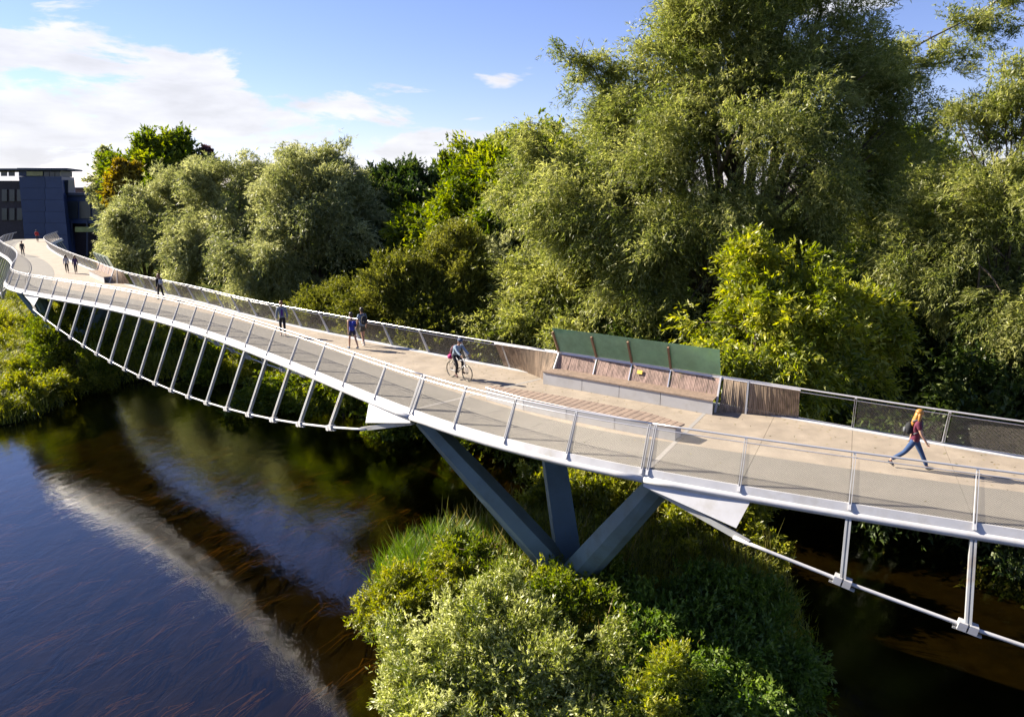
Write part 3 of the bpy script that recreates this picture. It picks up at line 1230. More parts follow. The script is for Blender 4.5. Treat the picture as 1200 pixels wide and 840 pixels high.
def shoots(name, centres, n_each, hgt, wid, material, spread=0.25, lean=0.35, seg=2, tint_bias=None, up=1.0):
    """blades: two-piece bent ribbons growing from the ground points"""
    C = np.repeat(centres, n_each, axis=0)
    n = len(C)
    p0 = C + np.c_[RNG.normal(0, spread, (n, 2)), np.zeros(n)]
    h = (hgt * RNG.uniform(0.55, 1.25, n))[:, None]
    a = RNG.uniform(0, 2 * np.pi, n)
    d = np.c_[np.cos(a), np.sin(a), np.zeros(n)] * (lean * RNG.uniform(0.2, 1.4, n))[:, None]
    side = np.c_[-np.sin(a + RNG.normal(0, .6, n)), np.cos(a), np.zeros(n)] * (wid * RNG.uniform(0.6, 1.3, n) / 2)[:, None]
    mid = p0 + np.array([0, 0, 0.6]) * h * up + d * h * 0.35
    tip = p0 + np.array([0, 0, 0.95]) * h * up + d * h * 1.1
    V = np.empty((n, 2, 3, 3))
    V[:, 0, 0], V[:, 0, 1], V[:, 0, 2] = p0 - side, p0 + side, mid + side * 0.8
    V[:, 1, 0], V[:, 1, 1], V[:, 1, 2] = mid - side * 0.8, mid + side * 0.8, tip
    # one quad-ish + tip: keep triangles
    ct = np.repeat(RNG.uniform(0, 1, len(centres)), n_each) * 0.55 + RNG.uniform(0, 1, n) * 0.45
    if tint_bias is not None:
        ct = np.clip(ct + tint_bias, 0, 1)
    return np_mesh(name, V.reshape(-1, 3), 3, material, np.repeat(ct, 2))


# ------------------------------------------------------------------ foliage engine
def leaves(clumps, centre, n_twigs, n_leaf, twig, droop, ll, lw, out=0.9, rise=0.2, quad=False, spread=0.35, jitter=0.5, flat=0.0):
    """clumps (M,4) x y z r -> leaf faces hung along drooping twigs"""
    M = len(clumps)
    T = M * n_twigs
    ci = np.repeat(np.arange(M), n_twigs)
    cc, r = clumps[ci, :3], clumps[ci, 3:4]
    o = unit(cc - centre)
    p0 = cc + RNG.normal(0, 1, (T, 3)) * r * spread
    lead = RNG.normal(0, 0.5, (M, 3))[ci]
    d = unit(RNG.normal(0, 0.42, (T, 3)) + lead + o * out + np.array([0, 0, rise]))
    L = twig * RNG.uniform(0.55, 1.3, (T, 1)) * (0.6 + 0.4 * r)
    k = np.repeat(np.arange(T), n_leaf)
    n = len(k)
    t = RNG.uniform(0.05, 1.0, (n, 1)) ** 0.8
    pos = p0[k] + d[k] * L[k] * t
    pos[:, 2:3] -= droop * L[k] * t * t
    pos += RNG.normal(0, 0.035, (n, 3)) * L[k]
    tan = d[k] * 1.0
    tan[:, 2:3] -= 2 * droop * t
    ld = unit(unit(tan) * 0.9 + RNG.normal(0, jitter, (n, 3)))
    nr = RNG.normal(0, 0.8, (n, 3)) + np.array([0, 0, 0.8 + flat]) + o[k] * 0.5
    sd = unit(np.cross(ld, nr))
    s = RNG.uniform(0.65, 1.35, (n, 1))
    half = sd * (lw * s * 0.5)
    if quad:
        V = np.empty((n, 4, 3))
        V[:, 0] = pos
        V[:, 1] = pos + ld * ll * s * 0.45 + half
        V[:, 2] = pos + ld * ll * s
        V[:, 3] = pos + ld * ll * s * 0.45 - half
    else:
        V = np.empty((n, 3, 3))
        V[:, 0] = pos - half
        V[:, 1] = pos + half
        V[:, 2] = pos + ld * ll * s
    ct = RNG.uniform(0, 1, M)[ci][k] * 0.55 + RNG.uniform(0, 1, n) * 0.45
    return V.reshape(-1, 3), ct


LOBE_DENS = 0.62


def lobe_clumps(lobes, dens, r_lo, r_hi, shell=0.55, low_cut=-0.75):
    out = []
    own = []
    subs = []
    for i, (cx, cy_, cz, rx, ry, rz) in enumerate(lobes):
        k = 11
        u = unit(RNG.normal(0, 1, (k, 3)) + np.array([0, 0, 0.15]))
        f = RNG.uniform(0.45, 0.98, (k, 1))
        c = np.array([cx, cy_, cz]) + u * f * np.array([rx, ry, rz])
        for q in c:
            g = RNG.uniform(0.24, 0.50)
            subs.append((i, q[0], q[1], q[2], rx * g, ry * g, rz * g * 1.05))
    for i, cx, cy_, cz, rx, ry, rz in subs:
        area = 4 * math.pi * (((rx * ry) ** 1.6 + (rx * rz) ** 1.6 + (ry * rz) ** 1.6) / 3) ** (1 / 1.6)
        n = max(3, int(area * dens * LOBE_DENS))
        u = unit(RNG.normal(0, 1, (n * 2, 3)))
        u = u[u[:, 2] > low_cut][:n]
        f = RNG.uniform(shell ** 2, 1.0, (len(u), 1)) ** 0.5
        f *= 1 + 0.10 * np.sin(u[:, :1] * 5 + i) * np.cos(u[:, 2:3] * 6 + 2 * i)
        p = np.array([cx, cy_, cz]) + u * f * np.array([rx, ry, rz])
        keep = np.ones(len(p), bool)
        for j, (qx, qy, qz, sx, sy, sz) in enumerate(lobes):
            if j != i:
                e = (((p - [qx, qy, qz]) / [sx, sy, sz]) ** 2).sum(1)
                keep &= e > 0.22
        p = p[keep]
        out.append(np.c_[p, RNG.uniform(r_lo, r_hi, len(p))])
        own.append(np.full(len(p), i))
    return np.vstack(out), np.concatenate(own)


def curve_pts(a, b, bend, n=6):
    a, b = Vector(a), Vector(b)
    m = (a + b) / 2 + Vector(bend)
    return [a * (1 - t) ** 2 + m * 2 * t * (1 - t) + b * t * t for t in [i / n for i in range(n + 1)]]


def tree(name, label, cat, base, lobes, material, group, dens=0.5, rad=(0.8, 1.5), twigs=26, per=9, twig=1.3, droop=0.7, ll=0.2, lw=0.045,
         trunk_r=0.35, quad=False, shell=0.55, limbs=5, out=0.9, rise=0.2, spread=0.35, low_cut=-0.75, fork=0.35, jitter=0.5, flat=0.0, boughs=(), trunk_name='trunk'):
    base = Vector((base[0], base[1], float(ground_z(base[0], base[1])) - 0.15 if len(base) < 3 else base[2]))
    t = empty(name, base, label, cat, group)
    cl, own = lobe_clumps(lobes, dens, *rad, shell=shell, low_cut=low_cut)
    for pts, cnt, spr in boughs:
        q = np.array([tuple(p) for p in pts])
        tt = RNG.uniform(0.15, 1.0, cnt) * (len(q) - 1)
        e = np.stack([np.interp(tt, np.arange(len(q)), q[:, a]) for a in range(3)], 1) + RNG.normal(0, spr, (cnt, 3)) + np.array([0, 0, -0.3])
        cl = np.vstack([cl, np.c_[e, RNG.uniform(0.45, 0.8, cnt)]])
        own = np.concatenate([own, np.full(cnt, -1)])
    cen = np.average(np.array(lobes)[:, :3], axis=0, weights=np.array(lobes)[:, 3])
    V, ct = leaves(cl, cen, twigs, per, twig, droop, ll, lw, out, rise, quad, spread, jitter, flat)
    me = np_mesh('crown', V - np.array(base), 4 if quad else 3, material, ct)
    tag(link('crown', me, t), kind='stuff')
    # wood: trunk to a fork, limbs to each lobe, boughs to some clumps
    m = MB(base)
    top = Vector(cen)
    forkp = base + (Vector((top.x, top.y, top.z)) - base) * fork
    m.tube(curve_pts(base - Vector((0, 0, 0.3)), forkp, (random.uniform(-.3, .3), random.uniform(-.3, .3), 0), 5), [trunk_r * (1.25 - 0.45 * i / 5) for i in range(6)], 8)
    for i, lo in enumerate(lobes):
        c = Vector(lo[:3])
        rr = trunk_r * min(0.7, 0.25 + 0.06 * lo[3])
        end = c + Vector((0, 0, lo[5] * 0.35))
        pts = curve_pts(forkp, end, (c - forkp) * 0.0 + Vector((random.uniform(-.5, .5), random.uniform(-.5, .5), lo[5] * 0.25)), 7)
        m.tube(pts, [rr * (1 - 0.75 * k / 7) for k in range(8)], 6)
        mine = cl[own == i]
        for k in range(min(limbs, len(mine))):
            q = mine[RNG.integers(len(mine))]
            st = pts[RNG.integers(3, 8)]
            m.tube(curve_pts(st, Vector(q[:3]), (0, 0, 0.5), 4), [rr * 0.35 * (1 - 0.75 * j / 4) + 0.008 for j in range(5)], 5)
    for pts, cnt, spr in boughs:
        r0 = trunk_r * 0.11 if trunk_r > 0.1 else 0.004
        m.tube(pts, [r0 * (1 - 0.8 * k / (len(pts) - 1)) + min(0.01, trunk_r * 0.08) for k in range(len(pts))], 6)
        for k in range(cnt // 3):
            a = pts[RNG.integers(1, len(pts))]
            m.tube(curve_pts(a, a + Vector(RNG.normal(0, min(0.8, spr), 3)), (0, 0, 0.3), 3), [q * min(1.0, trunk_r * 3) for q in (0.03, 0.022, 0.015, 0.008)], 4)
    small = bool(boughs) and trunk_r < 0.1
    m.build('stems' if small else trunk_name, M_BARK, t, smooth=True, kind='stuff' if small else None)
    return t


L_WILLOW = leaf_mat('willow_leaf', (0.095, 0.120, 0.024), (0.245, 0.265, 0.062), (0.46, 0.46, 0.15), 0.56, 0.02)
L_GIANT = leaf_mat('tall_willow_leaf', (0.078, 0.105, 0.020), (0.215, 0.240, 0.060), (0.43, 0.43, 0.155), 0.56, 0.02)
L_SILVER = leaf_mat('silver_willow_leaf', (0.115, 0.138, 0.044), (0.285, 0.300, 0.110), (0.50, 0.50, 0.24), 0.5, 0.03)
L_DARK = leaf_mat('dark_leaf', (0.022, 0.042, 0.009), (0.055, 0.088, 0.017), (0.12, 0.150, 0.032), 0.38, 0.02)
L_GREEN = leaf_mat('alder_leaf', (0.056, 0.090, 0.009), (0.145, 0.190, 0.020), (0.29, 0.31, 0.042), 0.52, 0.015)
L_OLIVE = leaf_mat('olive_shrub_leaf', (0.065, 0.076, 0.012), (0.145, 0.155, 0.027), (0.25, 0.245, 0.055), 0.46, 0.012)
L_BRIGHT = leaf_mat('bright_leaf', (0.095, 0.130, 0.010), (0.240, 0.275, 0.024), (0.46, 0.44, 0.065), 0.55, 0.025)
L_AUTUMN = leaf_mat('autumn_leaf', (0.12, 0.09, 0.012), (0.26, 0.19, 0.022), (0.40, 0.31, 0.05), 0.4, 0.02)
L_RED = leaf_mat('copper_leaf', (0.05, 0.02, 0.025), (0.10, 0.04, 0.05), (0.16, 0.08, 0.08), 0.3, 0.04)
L_PALE = leaf_mat('pale_bush_leaf', (0.110, 0.148, 0.015), (0.300, 0.335, 0.058), (0.63, 0.64, 0.29), 0.5, 0.04)
L_GRASS = leaf_mat('bank_grass_blade', (0.080, 0.100, 0.008), (0.225, 0.250, 0.018), (0.42, 0.40, 0.055), 0.48, 0.03)
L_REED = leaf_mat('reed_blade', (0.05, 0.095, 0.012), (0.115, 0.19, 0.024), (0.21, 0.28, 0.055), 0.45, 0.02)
L_HERB = leaf_mat('herb_stalk', (0.06, 0.05, 0.015), (0.16, 0.17, 0.03), (0.30, 0.22, 0.09), 0.4, 0.02)
L_WEED = leaf_mat('water_weed', (0.012, 0.011, 0.002), (0.036, 0.030, 0.006), (0.15, 0.082, 0.016), 0.3, 0.0)


def L(px, py, d, rx, rz, ry=None):
    """crown lobe centred on a direction of view at distance d; radii in metres"""
    p = at(px, py, d)
    return (p.x, p.y, p.z, rx, ry or rx, rz)


def build_trees():
    G = 'trees on the far bank'
    # distant trees by the building
    tree('broadleaf_tree', 'tall dark round broadleaf tree behind the silvery willows near the building', 'tree', at(190, 300, 128)[:2],
         [L(165, 215, 128, 5.0, 6), L(192, 190, 128, 5.2, 4.6), L(222, 208, 128, 4.6, 5), L(200, 240, 126, 7.5, 6)], L_GREEN, G, 0.42, (1.0, 1.8), 22, 9, 1.3, 0.1, 0.55, 0.32, 0.5, limbs=3, rise=0.3)
    tree('autumn_tree', 'yellow autumn tree beside the tall dark round tree', 'tree', at(140, 290, 108)[:2],
         [L(141, 205, 108, 1.7, 2.6), L(139, 228, 108, 1.7, 2.8), L(149, 216, 108, 1.7, 2.2)], L_AUTUMN, G, 0.7, (0.6, 1.0), 22, 8, 0.8, 0.1, 0.45, 0.28, 0.2, limbs=3)
    tree('pale_tree', 'small pale grey-green tree left of the yellow autumn tree', 'tree', at(126, 280, 140)[:2],
         [L(125, 195, 140, 1.6, 4.0), L(122, 215, 140, 2.2, 3.6), L(130, 230, 140, 2.5, 3.0)], L_SILVER, G, 0.5, (0.6, 1.0), 18, 8, 0.9, 0.2, 0.45, 0.2, 0.2, limbs=3)
    tree('copper_tree', 'small purple-red tree top right of the dark round tree', 'tree', at(240, 290, 120)[:2],
         [L(241, 188, 130, 1.5, 1.6), L(246, 198, 130, 1.7, 1.8)], L_RED, G, 0.6, (0.6, 1.0), 20, 8, 0.8, 0.1, 0.45, 0.28, 0.2, limbs=3)
    # silver willows in the left middle
    W = dict(dens=0.72, rad=(0.7, 1.5), twigs=28, per=10, twig=1.3, droop=0.45, rise=0.35, ll=0.36, lw=0.085, trunk_r=0.45, limbs=4)
    tree('willow_tree', 'silvery willow leftmost beside the building', 'tree', at(165, 330, 90)[:2],
         [L(166, 262, 90, 3.4, 3.6), L(192, 245, 90, 3.8, 4.2), L(168, 300, 88, 3.8, 4.2), L(205, 285, 88, 4.4, 5.2), L(142, 295, 92, 1.9, 3.0)], L_SILVER, G, **W)
    tree('willow_tree', 'broad silvery willow second from the building behind the railing', 'tree', at(270, 330, 84)[:2],
         [L(245, 225, 86, 4.0, 3.6), L(285, 215, 86, 3.8, 3.4), L(255, 275, 82, 4.6, 5.0), L(300, 262, 82, 4.4, 5.0), L(320, 235, 86, 3.2, 3.8), L(235, 310, 80, 3.8, 3.6)], L_SILVER, G, **W)
    tree('willow_tree', 'tallest silvery willow of the left group with domed top', 'tree', at(380, 340, 80)[:2],
         [L(365, 200, 82, 3.4, 3.6), L(395, 220, 82, 3.2, 3.8), L(345, 245, 80, 3.6, 4.6), L(385, 265, 78, 4.4, 5.0), L(350, 300, 76, 4.2, 4.6), L(415, 250, 82, 2.6, 4.0), L(300, 318, 74, 3.8, 3.4)], L_SILVER, G, **W)
    D = dict(dens=0.5, rad=(0.9, 1.6), twigs=26, per=9, twig=1.2, droop=0.1, ll=0.42, lw=0.24, trunk_r=0.4, limbs=4, rise=0.25)
    tree('dark_tree', 'dark evergreen-looking tree in the gap right of the silvery willows', 'tree', at(455, 330, 88)[:2],
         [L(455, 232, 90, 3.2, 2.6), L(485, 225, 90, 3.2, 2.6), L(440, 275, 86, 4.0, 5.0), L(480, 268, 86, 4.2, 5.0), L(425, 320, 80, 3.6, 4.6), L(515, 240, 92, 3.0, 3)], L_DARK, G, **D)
    tree('alder_tree', 'green broadleaf tree behind the olive shrub left of the giant willow', 'tree', at(540, 330, 74)[:2],
         [L(540, 212, 76, 2.8, 2.8), L(572, 208, 74, 3.2, 3.4), L(520, 258, 74, 3.4, 3.6), L(565, 250, 72, 3.8, 4.2), L(495, 275, 76, 3.0, 2.6)], L_GREEN, G, **D)
    tree('alder_tree', 'bright green broadleaf tree touching the left edge of the giant willow', 'tree', at(610, 330, 66)[:2],
         [L(600, 195, 68, 2.6, 2.6), L(620, 225, 64, 3.4, 3.6), L(595, 262, 62, 3.2, 3.0), L(640, 200, 66, 2.6, 3.0)], L_GREEN, G, **D)
    tree('olive_shrub', 'rounded olive-brown shrub behind the railing above the cyclist', 'shrub', at(505, 400, 53)[:2],
         [L(505, 350, 51, 4.9, 3.5), L(552, 358, 50, 3.2, 2.8), L(462, 356, 51, 3.2, 2.6), L(505, 345, 51, 3.6, 3.0), L(500, 395, 49, 5.2, 3.0)], L_OLIVE, G, 2.2, (0.5, 0.9), 24, 9, 0.7, 0.05, 0.2, 0.085, 0.2, limbs=5, rise=0.4)
    tree('olive_shrub', 'low olive shrub behind the railing left of the rounded one', 'shrub', at(395, 400, 58)[:2],
         [L(395, 355, 58, 2.6, 1.6), L(370, 362, 59, 1.8, 1.2), L(425, 362, 57, 2.2, 2.0), L(400, 390, 56, 4.0, 2.4)], L_OLIVE, G, 1.5, (0.5, 0.9), 22, 9, 0.7, 0.05, 0.2, 0.085, 0.16, limbs=4, rise=0.4)
    P = dict(dens=1.0, rad=(0.6, 1.2), twigs=26, per=10, twig=1.1, droop=0.4, rise=0.4, ll=0.26, lw=0.07, trunk_r=0.25, limbs=4)
    tree('willow_tree', 'small pale willow between the olive shrub and the giant willow', 'tree', at(575, 350, 63)[:2],
         [L(575, 278, 64, 3.0, 2.8), L(545, 290, 64, 2.2, 2.4), L(610, 300, 60, 3.0, 3.4), L(590, 330, 58, 3.4, 3.0)], L_SILVER, G, **P)
    tree('willow_shrub', 'low pale green willow shrub behind the left end of the glass windscreen', 'shrub', at(665, 420, 47)[:2],
         [L(640, 335, 48, 2.8, 2.4), L(690, 330, 47, 3.0, 2.8), L(625, 375, 46, 2.8, 2.6), L(680, 385, 44, 3.8, 2.6), L(735, 365, 45, 2.8, 2.4), L(655, 300, 50, 2.6, 2.4)], L_WILLOW, G, **P)
    # the giant willow
    big = [L(905, 30, 44, 4.6, 4.0), L(848, 45, 44, 3.8, 4.2), L(960, 45, 45, 3.6, 4.0), L(808, 95, 44, 3.3, 3.8), L(755, 142, 45, 2.8, 3.4), L(870, 110, 42, 4.4, 4.2),
           L(950, 130, 44, 4.4, 4.2), L(703, 198, 45, 2.8, 3.3), L(760, 195, 42, 3.8, 4.2), L(840, 210, 40, 4.0, 4.2), L(925, 225, 41, 4.0, 4.0), L(664, 250, 45, 2.8, 3.6),
           L(715, 270, 42, 3.6, 4.2), L(1000, 205, 44, 3.6, 3.8), L(790, 300, 40, 3.8, 4.0), L(870, 300, 44, 4.2, 4.0), L(812, -10, 45, 2.6, 2.6)]
    tree('giant_willow_tree', 'giant spreading willow rising above the glass windscreen', 'tree', at(880, 430, 46)[:2], big, L_GIANT, G,
         dens=0.85, rad=(0.6, 1.4), twigs=28, per=11, twig=1.3, droop=0.42, rise=0.45, ll=0.22, lw=0.055, trunk_r=0.75, limbs=9, fork=0.42, shell=0.35,
         boughs=[([at(900, 200, 44), at(960, 130, 45), at(1020, 85, 46), at(1090, 45, 47), at(1150, 15, 48), at(1185, -12, 48)], 80, 0.75), ([at(1020, 85, 46), at(1075, 80, 47), at(1120, 70, 47)], 12, 0.7), ([at(760, 190, 44), at(720, 120, 45), at(695, 80, 45), at(680, 66, 45)], 30, 0.55), ([at(700, 240, 44), at(640, 175, 45), at(615, 145, 45)], 26, 0.5), ([at(680, 300, 44), at(615, 235, 45), at(592, 204, 45)], 24, 0.5)])
    tree('willow_tree', 'tall willow at the right edge of the wood', 'tree', at(1165, 440, 34)[:2],
         [L(1205, 130, 34, 1.9, 2.0), L(1165, 185, 34, 1.9, 2.3), L(1225, 195, 34, 2.7, 2.8), L(1125, 245, 34, 2.1, 2.4), L(1185, 265, 33, 2.8, 2.9), L(1085, 305, 34, 2.1, 2.2), L(1145, 335, 32, 2.6, 2.4), L(1235, 320, 33, 2.8, 3.0), L(1200, 380, 31, 2.4, 2.2)], L_GIANT, G,
         dens=1.1, rad=(0.5, 1.0), twigs=26, per=11, twig=1.05, droop=0.4, rise=0.45, ll=0.2, lw=0.05, trunk_r=0.35, limbs=5)
    tree('alder_tree', 'dark tree in the shade between the giant willow and the right-hand willow', 'tree', at(1050, 420, 50)[:2],
         [L(1045, 205, 54, 3.0, 3.0), L(1040, 260, 52, 4.2, 4.4), L(1080, 225, 53, 3.2, 3.4), L(1010, 310, 50, 4.0, 4.2), L(1075, 350, 48, 4.4, 4.6)], L_GREEN, G, **{**D, 'll': 0.3, 'lw': 0.16})
    tree('bright_bush_tree', 'bright yellow-green young tree overhanging the right end of the glass windscreen', 'tree', (9.2, 31.0),
         [L(905, 335, 31, 1.7, 1.5), L(870, 385, 30, 1.9, 1.7), L(935, 395, 30, 2.1, 1.8), L(995, 365, 31, 1.6, 1.2), L(965, 430, 29.5, 2.2, 1.6), L(895, 435, 29, 1.8, 1.2), L(1020, 410, 31, 1.5, 1.4), L(880, 310, 31.5, 0.8, 0.8), L(920, 470, 29.5, 2.6, 1.8), L(848, 428, 28.6, 1.1, 0.9)], L_BRIGHT, G,
         dens=1.1, rad=(0.5, 0.9), twigs=20, per=9, twig=0.95, droop=0.45, ll=0.26, lw=0.075, trunk_r=0.16, limbs=5, quad=True, rise=0.35, fork=0.5)
    # shaded shrubs along the far bank behind the right-hand railing
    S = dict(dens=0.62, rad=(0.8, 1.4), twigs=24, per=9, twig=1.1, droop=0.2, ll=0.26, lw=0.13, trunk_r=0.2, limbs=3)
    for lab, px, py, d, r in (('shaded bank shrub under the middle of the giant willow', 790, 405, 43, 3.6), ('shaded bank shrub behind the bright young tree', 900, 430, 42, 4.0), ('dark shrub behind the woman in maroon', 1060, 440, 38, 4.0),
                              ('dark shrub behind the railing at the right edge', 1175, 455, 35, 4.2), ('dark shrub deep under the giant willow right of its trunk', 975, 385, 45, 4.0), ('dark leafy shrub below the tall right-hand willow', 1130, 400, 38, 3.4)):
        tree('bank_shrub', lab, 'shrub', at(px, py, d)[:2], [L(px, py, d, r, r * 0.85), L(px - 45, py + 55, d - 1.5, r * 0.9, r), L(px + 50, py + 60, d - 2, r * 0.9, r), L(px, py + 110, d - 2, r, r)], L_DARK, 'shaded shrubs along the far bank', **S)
    # shrubs at the water's edge seen under the far span
    for lab, px, py, d, r in (('shrub at the water edge seen between the near end struts', 350, 455, 56, 3.2), ('shrub at the water edge under the pair of walkers', 400, 440, 53, 3.0), ('dark shrub at the water edge left of the near pier', 500, 470, 50, 3.4), ('shrub at the water edge under the middle of the far span', 275, 425, 64, 3.0),
                              ('leafy shrub on the bank seen right of the near pier', 700, 500, 44, 3.0), ('leafy shrub on the bank low behind the pier legs', 600, 480, 46, 3.0), ('sunlit shrub on the bank under the distant end of the far span', 215, 392, 70, 2.4)):
        tree('waterside_shrub', lab, 'shrub', at(px, py, d)[:2], [L(px, py, d, r, r * 0.8), L(px - 30, py + 22, d, r * 0.8, r * 0.7), L(px + 35, py + 18, d + 1, r * 0.8, r * 0.8)], L_GREEN, 'shrubs at the water edge under the bridge', dens=0.7, rad=(0.6, 1.1), twigs=22, per=9, twig=0.9, droop=0.3, ll=0.26, lw=0.12, trunk_r=0.14, limbs=3)


build_trees()


def build_far_wood():
    """the mass of foliage behind the separate trees: reads as one wood"""
    cl = []
    for i in range(900):
        u = RNG.uniform(0, 1)
        x = -50 + 130 * u
        y = 108 - 48 * u + RNG.uniform(0, 14)
        z = RNG.uniform(-8, 5.5 + 3 * math.sin(u * 9))
        cl.append((x, y, z, RNG.uniform(1.4, 2.4)))
    for i in range(260):
        cl.append((RNG.uniform(-330, -150), RNG.uniform(215, 260), RNG.uniform(-7, 5), RNG.uniform(2.5, 4.0)))
    cl = np.array(cl)
    V, ct = leaves(cl, np.array([5, 160, -20.0]), 30, 7, 2.0, 0.2, 0.65, 0.36, 0.7, 0.3)
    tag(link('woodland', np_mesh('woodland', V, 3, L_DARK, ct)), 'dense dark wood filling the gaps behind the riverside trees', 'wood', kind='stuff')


build_far_wood()


def sprigs(n, xr, yr, d0, d1, ln):
    out = []
    for i in range(n):
        y = RNG.uniform(*yr)
        d = d0 + (d1 - d0) * (y - yr[0]) / (yr[1] - yr[0])
        a = at(RNG.uniform(*xr), y, d)
        b = a + Vector((RNG.normal(0, 0.35), RNG.normal(-0.1, 0.35), 1.0)).normalized() * ln * RNG.uniform(0.5, 1.1)
        out.append(([a, (a + b) / 2 + Vector((RNG.normal(0, .06), 0, 0)), b], 6, 0.10))
    return out


def build_island():
    G = 'shrubs on the island'
    Q = dict(quad=True, ll=0.15, lw=0.042, twig=0.62, droop=0.12, rise=0.55, out=0.55, limbs=5, trunk_r=0.06, fork=0.3)
    tree('willow_shrub', 'large pale sunlit willow shrub on the island in front of the pier', 'shrub', (0.2, 21.2),
         [L(540, 745, 20.9, 1.1, 1.2), L(645, 775, 20.6, 1.2, 1.0), L(590, 702, 22.2, 0.9, 0.9), L(700, 800, 20.4, 0.9, 0.8), L(600, 815, 19.6, 1.2, 1.1), L(500, 800, 20.4, 0.9, 0.8), L(680, 850, 19.2, 1.2, 0.8), L(555, 850, 19.2, 1.2, 0.8), L(625, 735, 21.6, 0.8, 0.7)], L_PALE, G, 2.8, (0.25, 0.7), 20, 10, **{**Q, 'twig': 0.6}, boughs=sprigs(30, (455, 735), (720, 850), 22.0, 18.9, 1.25))
    tree('willow_shrub', 'silvery willow shrub at the island water edge bottom left', 'shrub', (-3.2, 20.8),
         [L(475, 790, 20.2, 1.0, 0.8), L(520, 825, 19.2, 1.2, 0.9), L(470, 838, 19.0, 0.9, 0.7)], L_PALE, G, 3.2, (0.3, 0.55), 22, 10, **{**Q, 'twig': 0.55})
    tree('green_shrub', 'yellow-green shrub between the reeds and the pale willow shrub', 'shrub', (-3.3, 24.6),
         [L(470, 700, 24.5, 1.1, 0.7), L(510, 680, 25.2, 1.2, 0.8), L(450, 715, 24.0, 0.8, 0.5)], L_GRASS, G, 3.0, (0.3, 0.5), 22, 10, **{**Q, 'twig': 0.5})
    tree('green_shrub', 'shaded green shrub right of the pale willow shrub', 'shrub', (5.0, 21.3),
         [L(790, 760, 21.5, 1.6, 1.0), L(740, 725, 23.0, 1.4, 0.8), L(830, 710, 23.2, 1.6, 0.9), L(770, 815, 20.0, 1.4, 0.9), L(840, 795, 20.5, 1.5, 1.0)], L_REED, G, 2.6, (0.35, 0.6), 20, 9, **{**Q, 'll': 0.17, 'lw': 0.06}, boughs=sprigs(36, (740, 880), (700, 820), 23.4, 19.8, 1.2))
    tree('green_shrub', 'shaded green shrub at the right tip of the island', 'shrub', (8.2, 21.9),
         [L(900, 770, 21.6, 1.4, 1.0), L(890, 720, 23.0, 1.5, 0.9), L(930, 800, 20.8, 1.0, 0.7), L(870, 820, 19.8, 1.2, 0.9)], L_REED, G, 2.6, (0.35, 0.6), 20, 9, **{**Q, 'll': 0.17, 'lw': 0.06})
    tree('yellow_shrub', 'small yellow-green shrub low at the bottom right of the pale willow', 'shrub', (4.6, 19.3),
         [L(785, 800, 19.4, 0.7, 0.8), L(760, 830, 19.0, 0.8, 0.6)], L_BRIGHT, G, 3.2, (0.25, 0.45), 18, 9, **{**Q, 'twig': 0.55})
    tree('green_shrub', 'sunlit green shrub behind the pier legs', 'shrub', (5.2, 34.0),
         [L(710, 578, 34, 1.9, 1.3), L(765, 582, 34, 1.7, 1.2), L(675, 590, 34.5, 1.4, 1.2), L(735, 605, 33, 1.8, 1.1), L(630, 575, 35, 1.3, 1.2)], L_GRASS, G, 2.4, (0.35, 0.6), 20, 9, **{**Q, 'll': 0.2, 'lw': 0.07})
    tree('green_shrub', 'sunlit green shrub under the right-hand anchor plate', 'shrub', (9.0, 31.2),
         [L(820, 615, 31, 1.7, 1.2), L(865, 630, 30.5, 1.4, 1.1), L(800, 650, 29.5, 1.5, 1.0), L(850, 590, 32, 1.6, 1.4), L(885, 665, 29.5, 1.2, 0.9)], L_GRASS, G, 2.4, (0.35, 0.6), 20, 9, **{**Q, 'll': 0.2, 'lw': 0.07})
    tree('green_shrub', 'dark shrub close round the pier footing', 'shrub', (2.4, 24.2),
         [L(640, 694, 23.4, 1.2, 0.45), L(700, 690, 23.5, 1.2, 0.45), L(590, 685, 24.8, 1.0, 0.4), L(545, 660, 26.2, 1.1, 0.6)], L_GREEN, G, 2.6, (0.3, 0.55), 20, 9, **{**Q, 'll': 0.17, 'lw': 0.06})
    # reeds and ground cover
    pts = []
    while len(pts) < 420:
        x, y = RNG.normal(-3.4, 1.3), RNG.normal(27.6, 1.6)
        z = float(ground_z(x, y))
        if z > -9.2:
            pts.append((x, y, max(z, -9.0)))
    tag(link('reeds', shoots('reeds', np.array(pts), 16, 1.5, 0.05, L_REED, 0.18, 0.35)), 'bright green reeds at the left water edge of the island', 'reeds', kind='stuff')
    pts = []
    while len(pts) < 2600:
        x, y = RNG.uniform(-6.5, 12.5), RNG.uniform(19, 34)
        z = float(ground_z(x, y))
        if z > -8.95:
            pts.append((x, y, z))
    pts = []
    while len(pts) < 170:
        x, y = RNG.uniform(-5.5, 11.5), RNG.uniform(19.5, 33)
        z = float(ground_z(x, y))
        if z > -8.6:
            pts.append((x, y, z))
    tag(link('tall_herbs', shoots('tall_herbs', np.array(pts), 9, 2.3, 0.045, L_HERB, 0.14, 0.22)), 'tall thin brownish herb stalks standing among the island shrubs', 'herbs', kind='stuff')
    pts = []
    while len(pts) < 2600:
        x, y = RNG.uniform(-6.5, 12.5), RNG.uniform(19, 34)
        z = float(ground_z(x, y))
        if z > -8.95:
            pts.append((x, y, z))
    tag(link('island_grass', shoots('island_grass', np.array(pts), 16, 0.75, 0.05, L_GRASS, 0.22, 0.6)), 'rough grass and herbs covering the island ground', 'grass', kind='stuff')


build_island()


